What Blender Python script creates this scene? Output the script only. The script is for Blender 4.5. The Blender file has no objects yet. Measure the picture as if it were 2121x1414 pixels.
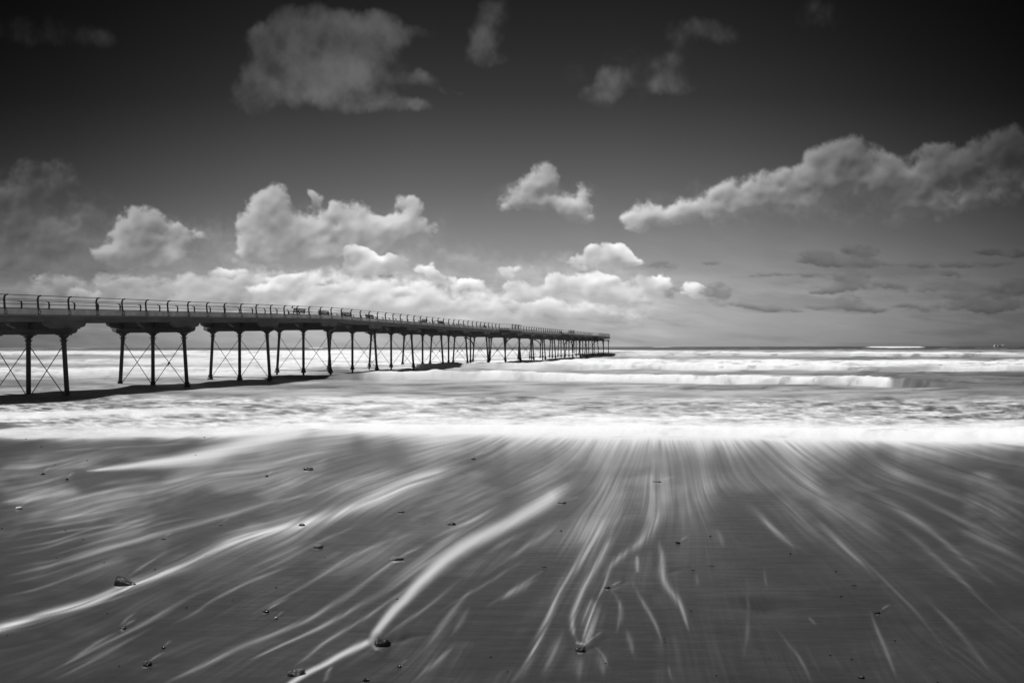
import bpy, math, random
import numpy as np
from mathutils import Vector, Matrix
R_ = math.radians
sc = bpy.context.scene
col = sc.collection
random.seed(7)

# ------------------------------------------------------------------ camera
F = 1400.0            # focal length in pixels of a 2121 wide frame
XC, YH0, ROLL = 1060.5, 718.6, 0.0023
EYE = 2.75            # eye height above the sea
cam_d = bpy.data.cameras.new('camera')
cam_d.sensor_fit = 'HORIZONTAL'; cam_d.sensor_width = 36.0
cam_d.lens = 36.0 * F / 2121.0
cam_d.shift_y = (YH0 - 707.0) / 2121.0
cam_d.clip_start = 0.05; cam_d.clip_end = 60000.0
cam = bpy.data.objects.new('camera', cam_d); col.objects.link(cam)
cam.location = (0, 0, EYE)
cam.rotation_euler = (Matrix.Rotation(R_(90), 3, 'X') @ Matrix.Rotation(-ROLL, 3, 'Z')).to_euler()
sc.camera = cam

# ------------------------------------------------------------------ light
SUN_EL, SUN_AZ = R_(60), math.atan2(-0.90, 0.43)      # azimuth measured from +Y towards +X
sun_dir = Vector((math.cos(SUN_EL) * math.sin(SUN_AZ), math.cos(SUN_EL) * math.cos(SUN_AZ), math.sin(SUN_EL)))
ld = bpy.data.lights.new('sun', 'SUN'); ld.energy = 3.0; ld.angle = R_(0.6); ld.color = (1, 1, 1)
lo = bpy.data.objects.new('sun', ld); col.objects.link(lo)
lo.rotation_euler = sun_dir.to_track_quat('Z', 'Y').to_euler(); lo.location = (0, 0, 50)
vs = sc.view_settings
vs.view_transform = 'Standard'; vs.look = 'None'; vs.gamma = 1.0; vs.exposure = 0.5; vs.use_curve_mapping = False
EXPO = 2 ** vs.exposure

# ------------------------------------------------------------------ sky (world): graded daylight with clouds set by direction
US = 14.0
WORLD_GAIN = 13.0 / EXPO
def azel(x, y):
    dx, dz = (x - XC), (YH0 - ROLL * (x - XC)) - y
    return math.atan2(dx, F) * US, math.atan2(dz, math.hypot(dx, F)) * US

class NT:
    def __init__(s, tree): s.t = tree; s.n = tree.nodes; s.l = tree.links
    def new(s, typ, **kw):
        nd = s.n.new(typ)
        for k, v in kw.items(): setattr(nd, k, v)
        return nd
    def put(s, sock, v):
        if isinstance(v, bpy.types.NodeSocket): s.l.new(v, sock)
        elif v is not None: sock.default_value = v
    def math(s, op, a, b=None, c=None, clamp=False):
        nd = s.new('ShaderNodeMath', operation=op, use_clamp=clamp)
        s.put(nd.inputs[0], a); s.put(nd.inputs[1], b); s.put(nd.inputs[2], c)
        return nd.outputs[0]
    def vmath(s, op, a, b=None, scale=None):
        nd = s.new('ShaderNodeVectorMath', operation=op)
        s.put(nd.inputs[0], a); s.put(nd.inputs[1], b)
        if scale is not None: s.put(nd.inputs['Scale'], scale)
        return nd.outputs['Value' if op in ('LENGTH', 'DOT_PRODUCT') else 'Vector']
    def noise(s, vec, scale, detail=6, rough=0.55, lac=2.0, dist=0.0, out='Fac'):
        nd = s.new('ShaderNodeTexNoise'); s.put(nd.inputs['Vector'], vec)
        for k, v in (('Scale', scale), ('Detail', detail), ('Roughness', rough), ('Lacunarity', lac), ('Distortion', dist)):
            s.put(nd.inputs[k], v)
        return nd.outputs[out]
    def ramp(s, fac, stops, interp='LINEAR'):
        nd = s.new('ShaderNodeValToRGB'); cr = nd.color_ramp; cr.interpolation = interp
        while len(cr.elements) < len(stops): cr.elements.new(0.5)
        for e, (p, v) in zip(cr.elements, stops): e.position = p; e.color = (v, v, v, 1)
        s.put(nd.inputs[0], fac); return nd.outputs[0]
    def maprange(s, v, a, b, c=0.0, d=1.0, smooth=True):
        nd = s.new('ShaderNodeMapRange'); nd.interpolation_type = 'SMOOTHSTEP' if smooth else 'LINEAR'
        s.put(nd.inputs['Value'], v)
        for k, x in (('From Min', a), ('From Max', b), ('To Min', c), ('To Max', d)): s.put(nd.inputs[k], x)
        return nd.outputs['Result']
    def mix(s, f, a, b):
        nd = s.new('ShaderNodeMix', data_type='FLOAT'); s.put(nd.inputs[0], f); s.put(nd.inputs[2], a); s.put(nd.inputs[3], b)
        return nd.outputs[0]

world = bpy.data.worlds.new('World'); sc.world = world; world.use_nodes = True
wt = NT(world.node_tree); wt.n.clear()
tc = wt.new('ShaderNodeTexCoord'); V = tc.outputs['Generated']
sep = wt.new('ShaderNodeSeparateXYZ'); wt.put(sep.inputs[0], V)
vx, vy, vz = sep.outputs
az = wt.math('MULTIPLY', wt.math('ARCTAN2', vx, vy), US)
el = wt.math('MULTIPLY', wt.math('ARCSINE', vz), US)
cmb = wt.new('ShaderNodeCombineXYZ'); wt.put(cmb.inputs[0], az); wt.put(cmb.inputs[1], el); P = cmb.outputs[0]
def e_of(y): return azel(XC, y)[1]
def a_of(x): return azel(x, 700)[0]
EMAX = 14.0
eln = wt.math('DIVIDE', el, EMAX, clamp=True)
def ypos(y): return min(1, max(0, e_of(y) / EMAX))
def s2l(v): return ((v + .055) / 1.055) ** 2.4 if v > .04045 else v / 12.92
clear = wt.ramp(eln, [(ypos(718), s2l(.64)), (ypos(670), s2l(.68)), (ypos(610), s2l(.68)), (ypos(540), s2l(.60)), (ypos(470), s2l(.50)), (ypos(390), s2l(.40)), (ypos(300), s2l(.31)), (ypos(200), s2l(.225)), (ypos(100), s2l(.17)), (ypos(0), s2l(.125)), (.8, s2l(.14)), (1, .035)])
azn = wt.math('ADD', wt.math('DIVIDE', az, 30.0), 0.5, clamp=True)
def xpos(x): return a_of(x) / 30 + .5
side = wt.ramp(azn, [(0, .62), (xpos(-900), .34), (xpos(-500), .28), (xpos(0), .36), (xpos(250), .58), (xpos(550), .86), (xpos(900), 1.0), (xpos(1300), 1.0), (xpos(1600), .76), (xpos(1850), .54), (xpos(2121), .32), (xpos(2600), .24), (xpos(3100), .34), (1, .62)])
sideT = wt.mix(wt.maprange(el, e_of(600), e_of(100)), side, wt.math('POWER', side, 1.7))
# the physical sky gives the slow brightening over the dome
sky = wt.new('ShaderNodeTexSky', sky_type='NISHITA'); sky.sun_disc = False
sky.sun_elevation = SUN_EL; sky.sun_rotation = SUN_AZ; sky.altitude = 0; sky.dust_density = 1.0
bw = wt.new('ShaderNodeRGBToBW'); wt.put(bw.inputs[0], sky.outputs[0])
phys = wt.math('POWER', wt.math('MULTIPLY', bw.outputs[0], 0.1), 0.15)
skyv = wt.math('MULTIPLY', wt.math('MULTIPLY', clear, sideT), phys)
skyv = wt.math('MULTIPLY', skyv, WORLD_GAIN)
bg = wt.new('ShaderNodeBackground'); wt.put(bg.inputs['Color'], skyv); bg.inputs['Strength'].default_value = 0.1
wo = wt.new('ShaderNodeOutputWorld'); wt.put(wo.inputs[0], bg.outputs[0])
sc.cycles.max_bounces = 5

# ------------------------------------------------------------------ ground profile and pixel <-> place
def depth_below_eye(Y):
    Y = np.asarray(Y, float)
    a = 1.22 + 0.049 * Y
    k = 0.08
    return -k * np.log(np.exp(-a / k) + np.exp(-EYE / k))
_Yt = np.exp(np.linspace(math.log(0.25), math.log(60000.0), 6000))
_qt = F * depth_below_eye(_Yt) / _Yt
def q_to_Y(q): return np.interp(-np.asarray(q, float), -_qt, _Yt)
def yh(x): return YH0 - ROLL * (np.asarray(x, float) - XC)
def place(x, y):
    Y = q_to_Y(y - yh(x)); X = (x - XC) * Y / F
    return X, Y, EYE - depth_below_eye(Y)

# ------------------------------------------------------------------ numpy noise
_rs = np.random.RandomState(11)
_perm = _rs.permutation(4096); _val = _rs.rand(4096)
def vnoise(x, y, seed=0):
    xi = np.floor(x).astype(np.int64); yi = np.floor(y).astype(np.int64)
    fx = x - xi; fy = y - yi
    fx = fx * fx * fx * (fx * (fx * 6 - 15) + 10); fy = fy * fy * fy * (fy * (fy * 6 - 15) + 10)
    def h(a, b): return _val[_perm[(a + _perm[(b + seed * 57) & 4095]) & 4095]]
    return (h(xi, yi) * (1 - fx) + h(xi + 1, yi) * fx) * (1 - fy) + (h(xi, yi + 1) * (1 - fx) + h(xi + 1, yi + 1) * fx) * fy
def fbm(x, y, o=5, g=.5, seed=0):
    s = 0; a = 1; t = 0
    for i in range(o):
        s = s + a * vnoise(x * 2 ** i + 17.3 * i, y * 2 ** i - 9.1 * i, seed + i); t += a; a *= g
    return s / t
def sstep(a, b, v):
    t = np.clip((v - a) / (b - a), 0, 1); return t * t * (3 - 2 * t)
def interp(x, pts): return np.interp(x, [p[0] for p in pts], [p[1] for p in pts])
def blur(a, s):
    r = int(max(1, round(s * 2.5))); k = np.exp(-.5 * (np.arange(-r, r + 1) / s) ** 2); k /= k.sum()
    p = np.pad(a, ((r, r), (0, 0)), 'edge'); a = sum(k[i] * p[i:i + a.shape[0]] for i in range(2 * r + 1))
    p = np.pad(a, ((0, 0), (r, r)), 'edge'); return sum(k[i] * p[:, i:i + a.shape[1]] for i in range(2 * r + 1))

# ------------------------------------------------------------------ sky backdrop with its clouds
# layers far to near: (name, softness, noise, light decay, gain, opacity, blobs (x, y, rx, ry, weight) in photograph pixels)
CLOUDS = [
 ('high', .92, .60, .014, 1.0, .92, [
  (650,110,135,80,1.1),(590,170,90,55,.9),(720,110,110,80,1.1),(700,180,120,50,.9),(560,85,34,36,.6),(640,45,80,36,.7),(840,75,62,24,.75),(780,50,60,26,.5),(870,165,70,20,.6),(810,222,95,20,.7),(940,188,50,12,.35),(520,200,50,50,.7),
  (1010,50,58,50,.75),(1000,105,45,40,.6),(1055,125,30,20,.35),(1030,20,50,30,.5),
  (1275,165,50,36,.85),(1245,205,50,28,.75),(1385,180,75,28,.6),(1460,68,95,34,.72),(1390,130,60,30,.5),(1700,35,60,42,.6),(90,60,130,40,.6),(200,90,60,30,.5),(150,130,60,20,.2),(1160,180,50,26,.25),
  (2260,60,160,60,.6),(-200,140,160,70,.7),(2400,240,120,60,.6)]),
 ('veil', 1.25, .70, .006, .92, .62, [(230,540,280,90,.6),(650,520,360,110,.62),(1020,590,280,70,.55),(60,460,220,150,.5),(700,130,260,120,.4),(1330,150,260,90,.35),(1700,420,460,70,.5),(1120,400,130,60,.5),(1250,560,160,60,.5)]),
 ('left', .60, .8, .026, .62, .85, [
  (85,350,60,24,.8),(130,378,40,26,.7),(60,395,80,34,.7),(20,440,70,50,.7),(90,470,90,36,.7),(130,505,60,26,.8),(30,520,80,34,.7),(170,430,50,30,.35),(-120,430,120,80,.8),(-260,520,160,60,.8),(60,560,110,26,.6)]),
 ('bank', .60, .95, .015, 1.0, .90, [(700,600,260,60,.5),(1150,650,260,40,.5),(440,650,240,36,.5),
  (620,610,190,36,.8),(430,600,110,30,.8),(250,595,110,30,.7),(110,600,80,26,.6),(860,620,170,34,.8),(330,635,150,28,.6),(120,640,150,28,.6),(1000,640,110,28,.8),(520,580,120,26,.7),(740,640,200,24,.6),(1180,640,150,18,.5),(-160,610,200,50,.7)]),
 ('heap', .33, .95, .042, .97, .95, [
  (298,458,44,38,1.),(270,500,48,36,1.),(340,498,44,34,.8),(384,486,36,26,.6),(360,470,24,18,.4),(300,535,90,28,.6),(230,525,36,22,.7),
  (558,425,46,38,1.),(590,455,50,40,1.),(530,480,50,44,1.),(610,500,90,48,.95),(540,530,70,34,.8),(660,402,18,13,.85),
  (700,450,80,42,.75),(740,500,90,34,.8),(850,425,42,32,.65),(800,478,70,28,1.),(860,475,56,26,1.),(680,530,120,26,.5)]),
 ('middle', .48, .9, .040, 1.0, .94, [
  (1090,395,44,40,1.),(1125,362,38,32,.9),(1065,420,36,24,.8),(1110,425,40,18,.6),(1180,425,36,34,.85),(1215,395,18,36,.65),(1200,440,34,20,.7),
  (1335,450,38,32,.9),(1395,450,60,24,.8),(1470,430,66,36,.85),(1545,405,70,40,.9),(1630,390,80,48,.95),(1700,345,56,46,1.),(1755,318,56,42,1.),(1800,350,70,46,.9),(1740,390,120,40,.8),(1860,390,80,46,.85),
  (1960,345,80,50,.85),(1930,425,90,34,.85),(2040,325,80,48,.8),(2095,290,55,34,.65),(2060,400,80,36,.75),(2160,360,90,60,.75),(2300,380,120,60,.7)]),
 ('bright', .24, .95, .052, 1.12, .95, [
  (742,535,36,24,1.05),(770,560,50,26,.9),(825,542,44,14,.8),(885,560,34,14,.6),(600,572,60,16,.6),(940,582,50,18,.65),(990,592,30,12,.5),(1040,560,24,18,.45),(1085,548,26,12,.35),
  (1248,528,54,24,1.),(1200,548,40,16,.85),(1292,545,40,14,.7),
  (1080,600,46,22,.9),(1150,590,34,22,.85),(1235,595,56,26,1.),(1290,612,44,18,.85),(1350,588,44,17,1.),(1320,618,60,12,.7),(1440,600,40,18,.85),(820,605,44,14,.85),(700,595,60,14,.6),(560,600,70,16,.55),(480,570,60,14,.5),(110,585,44,14,.7),(240,585,60,12,.6),(170,610,40,14,.5)]),
]
DARKS = [
 (1360,552,40,12,.55),(1400,606,40,18,.45),(1482,605,32,20,.8),(1472,545,26,7,.6),(1500,610,24,10,.5),
 (1695,532,42,17,.9),(1775,520,38,17,.9),(1735,542,90,8,.7),(1930,548,260,9,.45),(2050,522,34,8,.75),(2112,526,30,10,.8),
 (1765,575,40,20,.9),(1740,598,66,9,.85),(1840,590,42,7,.8),(1975,568,44,7,.65),(1650,568,90,5,.5),(1700,607,26,5,.75),
 (1560,632,66,8,.85),(1600,641,46,7,.75),(1755,628,44,17,.7),(1700,636,34,5,.65),(1800,641,40,6,.65),(1650,643,20,3,.5),
 (2100,598,60,13,.85),(2060,628,90,18,.75),(1992,613,42,7,.85),(1870,631,20,5,.7),(1930,600,100,9,.45),(2140,585,60,12,.7),(1560,572,70,4,.3),(1960,637,140,11,.5),
 (1200,562,70,8,.3),(1310,628,70,8,.3),(800,570,40,10,.35),(680,585,50,8,.35),(260,560,60,8,.3),(2300,600,160,20,.6),
]
def s2l_(v): v = np.asarray(v, float); return np.where(v > .04045, ((v + .055) / 1.055) ** 2.4, v / 12.92)
SX0, SX1, SY0, SY1, SST = -460, 2584, -130, 732, 2.0
def sky_fields():
    gx = np.arange(SX0, SX1, SST); gy = np.arange(SY0, SY1, SST)
    X, Y = np.meshgrid(gx, gy)
    hh = np.maximum(0, 719 - Y); yn = 520 * np.log1p(hh / 520.) * 1.25
    hi = sstep(470, 230, Y)                                    # high soft clouds, low crisp ones
    jj, ii = np.meshgrid(np.arange(X.shape[0]), np.arange(X.shape[1]), indexing='ij')
    def acc(blobs, WX, WY, k=1.5):
        out = np.zeros_like(X)
        for (x, y, rx, ry, w) in blobs:
            rx, ry = rx * k, ry * k
            i0 = max(0, int((x - rx - 90 - SX0) / SST)); i1 = min(X.shape[1], int((x + rx + 90 - SX0) / SST) + 1)
            j0 = max(0, int((y - ry - 60 - SY0) / SST)); j1 = min(X.shape[0], int((y + ry + 60 - SY0) / SST) + 1)
            if i1 <= i0 or j1 <= j0: continue
            r2 = ((WX[j0:j1, i0:i1] - x) / rx) ** 2 + ((WY[j0:j1, i0:i1] - y) / ry) ** 2
            out[j0:j1, i0:i1] += w * np.clip(1 - r2, 0, 1) ** 2
        return out
    H = lambda pts: np.interp(Y, [p[0] for p in pts], [p[1] for p in pts])
    clear = s2l_(H([(-130, .085), (0, .125), (100, .165), (200, .215), (300, .30), (390, .385), (470, .48), (540, .575), (610, .655), (670, .665), (718, .63)]))
    cb = s2l_(H([(-130, .26), (0, .34), (60, .41), (180, .47), (300, .62), (400, .80), (480, .89), (570, .985), (640, .93), (718, .75)]))
    cd = s2l_(H([(-130, .14), (0, .19), (60, .24), (180, .30), (300, .36), (400, .44), (480, .54), (570, .63), (640, .67), (718, .63)]))
    side = np.interp(X, [-900, -400, 0, 150, 300, 550, 850, 1300, 1500, 1700, 1900, 2121, 2600], [.15, .24, .40, .50, .64, .88, 1.03, 1.03, .94, .76, .54, .34, .15])
    hf = sstep(600, 80, Y); side = side * (1 - hf) + side ** 1.5 * hf
    # stratus veil and the low bank
    v = fbm(X / 190. + yn / 90., yn / 34., 6, .56, 241); v2 = fbm(X / 80. + yn / 40., yn / 26., 5, .56, 251)
    bank = sstep(520, 610, Y) * (1 - .8 * sstep(1250, 1600, X)) * (1 - .45 * sstep(665, 705, Y))
    base = clear * (1 + bank * ((v - .34) * 1.2 + (v2 - .5) * .8))
    vs_ = sstep(500, 590, Y) * sstep(1300, 1650, X)
    base = base * (1 - vs_ * .22 * sstep(.45, .7, v))
    thin = sstep(380, 470, Y) * sstep(1000, 1200, X) * (1 - sstep(520, 600, Y))
    img = base * (1 + .12 * thin * (v2 - .5))
    for li, (nm, soft, namp, dec, gain, opa, blobs) in enumerate(CLOUDS):
        sd = 200 + 40 * li; low = 0. if nm == 'high' else 1.
        w1x = fbm(X / 120., yn / 90., 4, .55, sd) - .5; w1y = fbm(X / 120. + 40, yn / 90., 4, .55, sd + 3) - .5
        w2x = fbm(X / 30., yn / 24., 4, .6, sd + 5) - .5; w2y = fbm(X / 30. + 9, yn / 24., 4, .6, sd + 7) - .5
        A = acc(blobs, X + 42 * w1x + 26 * w2x, Y + 30 * w1y + 20 * w2y)
        n1 = fbm(X / 44., yn / 32., 6, .56, sd + 11); n3 = fbm(X / 90. + yn / 160., yn / 60., 5, .55, sd + 15)
        n2 = 1 - np.abs(2 * fbm(X / 26., yn / 20., 4, .5, sd + 19) - 1) * 1.6
        B = 1 - np.exp(-1.6 * A); wi = np.minimum(1, A * 2.5)
        D = B + ((n1 - .5) * namp + (n2 - .55) * .16 * low + (n3 - .5) * .4) * wi
        t0 = .30 if low else .33
        al = np.clip((D - t0) / soft, 0, 1); al = al * al * (3 - 2 * al)
        th = np.clip((D - t0) / .9, 0, 1.2); ths = blur(th, 1.0)
        tau = np.zeros_like(X); sxd, syd = -.50, -.87; d = 2.0
        for k in range(10):
            tau += ths[np.clip((jj + syd * d / SST).astype(int), 0, X.shape[0] - 1), np.clip((ii + sxd * d / SST).astype(int), 0, X.shape[1] - 1)] * (d * .30)
            d *= 1.42
        Lt = blur(np.exp(-tau * dec), 1.2)
        t2 = blur(th, 2.0); gyv, gxv = np.gradient(t2); t4 = blur(th, 5.0); hy, hx = np.gradient(t4)
        rel = np.clip((gxv * .5 + gyv * .87) * 4.4 + (hx * .5 + hy * .87) * 5.5, -.30, .38) * (.16 if not low else 1.)
        lit = np.clip(.04 + .66 * Lt + rel + .35 * (n3 - .5) + .25 * (n1 - .5), 0, 1.08)
        ccol = (cd + (cb - cd) * lit) * gain if low else (cd + (cb - cd) * np.clip(lit + .12, 0, 1)) 
        f = al * opa * (1 - .45 * low * sstep(.40, .06, Lt))
        if nm == 'bright': f = f * np.clip(.55 + 1.9 * (fbm(X / 60., yn / 50., 3, .5, 555) - .36), .25, 1)
        if nm == 'bank': f = f * np.interp(X, [0, 300, 700], [.6, .75, 1])
        if nm in ('heap', 'middle'): f = f * (1 - .28 * sstep(.5, .1, Lt))
        if nm == 'middle': f = f * (1 - .3 * sstep(1900, 2200, X))
        img = img * (1 - f) + ccol * f
    n1 = fbm(X / 44., yn / 32., 5, .56, 777)
    A2 = acc(DARKS, X + 30 * (fbm(X / 50., yn / 20., 4, .6, 301) - .5), Y + 12 * (fbm(X / 40. + 5, yn / 20., 4, .6, 303) - .5), 1.5)
    D2 = 1 - np.exp(-1.5 * A2) + (fbm(X / 22., yn / 9., 5, .58, 261) - .5) * .8 * np.minimum(1, A2 * 3) + (n1 - .5) * .4 * np.minimum(1, A2 * 2)
    a2 = sstep(.20, .70, D2)
    g2 = np.gradient(blur(D2, 2.))[0]
    dcol = clear * np.clip(.66 + g2 * 2.0 + .3 * (n1 - .5), .46, 1.02)
    img = img * (1 - .85 * a2) + dcol * .85 * a2
    return gx, gy, img * side, clear * side

# ------------------------------------------------------------------ waterline
EDGE = [(-3000, 890), (-600, 900), (0, 905), (430, 905), (500, 901), (560, 898), (640, 890), (760, 896), (900, 898), (1060, 901), (1200, 905), (1500, 909), (1900, 914), (2121, 919), (2800, 935), (5000, 960)]
def edge_y(x): return interp(x, EDGE) + 5.0 * (vnoise(x / 210.0, x * 0, 13) - .5) * sstep(500, 800, x) + 2.6 * (vnoise(x / 60.0, x * 0, 3) - .5) + 1.2 * (vnoise(x / 17.0, x * 0, 5) - .5)

# ------------------------------------------------------------------ foam left on the sand by the running water
GUIDE = [(470,950,-5.2),(200,1010,-5),(0,1040,-5.2),(0,930,-12),(300,920,-12),(870,990,-3.1),(500,1110,-2.8),(240,1215,-2.5),(100,1270,-3.3),(1150,1030,-1.83),(930,1150,-1.2),(800,1290,-.85),(700,1370,-1.6),(300,1414,-2.1),(1270,960,-.45),(1190,1190,-.55),(1100,1380,-.5),(1340,1150,-.35),(1400,1250,.35),(1540,1040,1.4),(1700,1150,1.4),(1900,1000,3.0),(2000,1130,1.7),(1600,920,1.2),(1900,920,4.5),(2121,930,6),(1750,1000,1.7),(1430,1000,.15),(2000,1300,1.3),(1650,1300,.5),(500,1300,-1.8),(1000,1200,-1.1),(700,930,-5),(900,920,-3.6),(1100,920,-1.8),(1430,920,.3),(2500,1100,3),(2600,1400,2),(-500,1000,-9),(-500,1200,-5),(-300,1414,-4),(1250,1414,-.1),(1500,1414,.35),(1800,1414,.7),(800,1100,-2.0),(650,1180,-2.0),(1250,1080,-.6),(0,1130,-5),(0,1400,-2.6),(300,1050,-5.0)]
LX0, LX1, LY0, LY1, ST = -760, 2880, 868, 1560, 1.7
lx = np.arange(LX0, LX1, ST); ly = np.arange(LY0, LY1, ST)
GX, GY = np.meshgrid(lx, ly)
def flow_field():
    cx = np.arange(LX0, LX1 + 20, 20.); cy = np.arange(LY0, LY1 + 20, 20.)
    X, Y = np.meshgrid(cx, cy); sx = 0; sy = 0; sw = 0
    for (x, y, m) in GUIDE:
        th = math.atan2(1.0, m); w = 1.0 / (((X - x) / 1.3) ** 2 + (Y - y) ** 2 + 500.) ** 1.5
        sx = sx + w * math.cos(th); sy = sy + w * math.sin(th); sw = sw + w
    th = np.arctan2(sy, sx)
    th = th + 0.6 * (fbm(X / 130., Y / 60., 4, .5, 9) - .5)
    return cx, cy, np.cos(th), np.sin(th)
def bil(a, u, v):
    u = np.clip(u, 0, a.shape[1] - 1.001); v = np.clip(v, 0, a.shape[0] - 1.001)
    i = u.astype(np.int32); j = v.astype(np.int32); fu = (u - i).astype(np.float32); fv = (v - j).astype(np.float32)
    return (a[j, i] * (1 - fu) + a[j, i + 1] * fu) * (1 - fv) + (a[j + 1, i] * (1 - fu) + a[j + 1, i + 1] * fu) * fv
def lic():
    cx, cy, vx_, vy_ = flow_field()
    U = (GX - cx[0]) / 20.; W = (GY - cy[0]) / 20.
    FX = bil(vx_.astype(np.float32), U, W); FY = bil(vy_.astype(np.float32), U, W)
    rs = np.random.RandomState(5)
    q = GY - 718.
    n1 = blur(rs.rand(*GX.shape).astype(np.float32), 0.55); n2 = blur(rs.rand(*GX.shape).astype(np.float32), 1.0); n3 = blur(rs.rand(*GX.shape).astype(np.float32), 3.2)
    nrm = lambda a: ((a - a.mean()) / a.std()).astype(np.float32)
    n1, n2, n3 = nrm(n1), nrm(n2), nrm(n3)
    t = np.clip((q - 180) / 420., 0, 1).astype(np.float32)
    na = n1 * (1 - t) + n2 * t; nb = n2 * (1 - t) + n3 * t
    def run(nz, steps, h):
        acc = nz.copy(); wsum = 1.0
        for sg in (-1, 1):
            px = ((GX - LX0) / ST).astype(np.float32); py = ((GY - LY0) / ST).astype(np.float32)
            for k in range(steps):
                ii = np.clip(px, 0, GX.shape[1] - 1).astype(np.int32); jj = np.clip(py, 0, GX.shape[0] - 1).astype(np.int32)
                px = px + sg * h * FX[jj, ii]; py = py + sg * h * FY[jj, ii]
                w = 0.5 * (1 + math.cos(math.pi * (k + 1) / (steps + 1)))
                acc = acc + w * bil(nz, px, py); wsum += w
        return nrm(acc)
    return run(na, 20, 2.6), run(nb, 26, 3.6)

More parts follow.
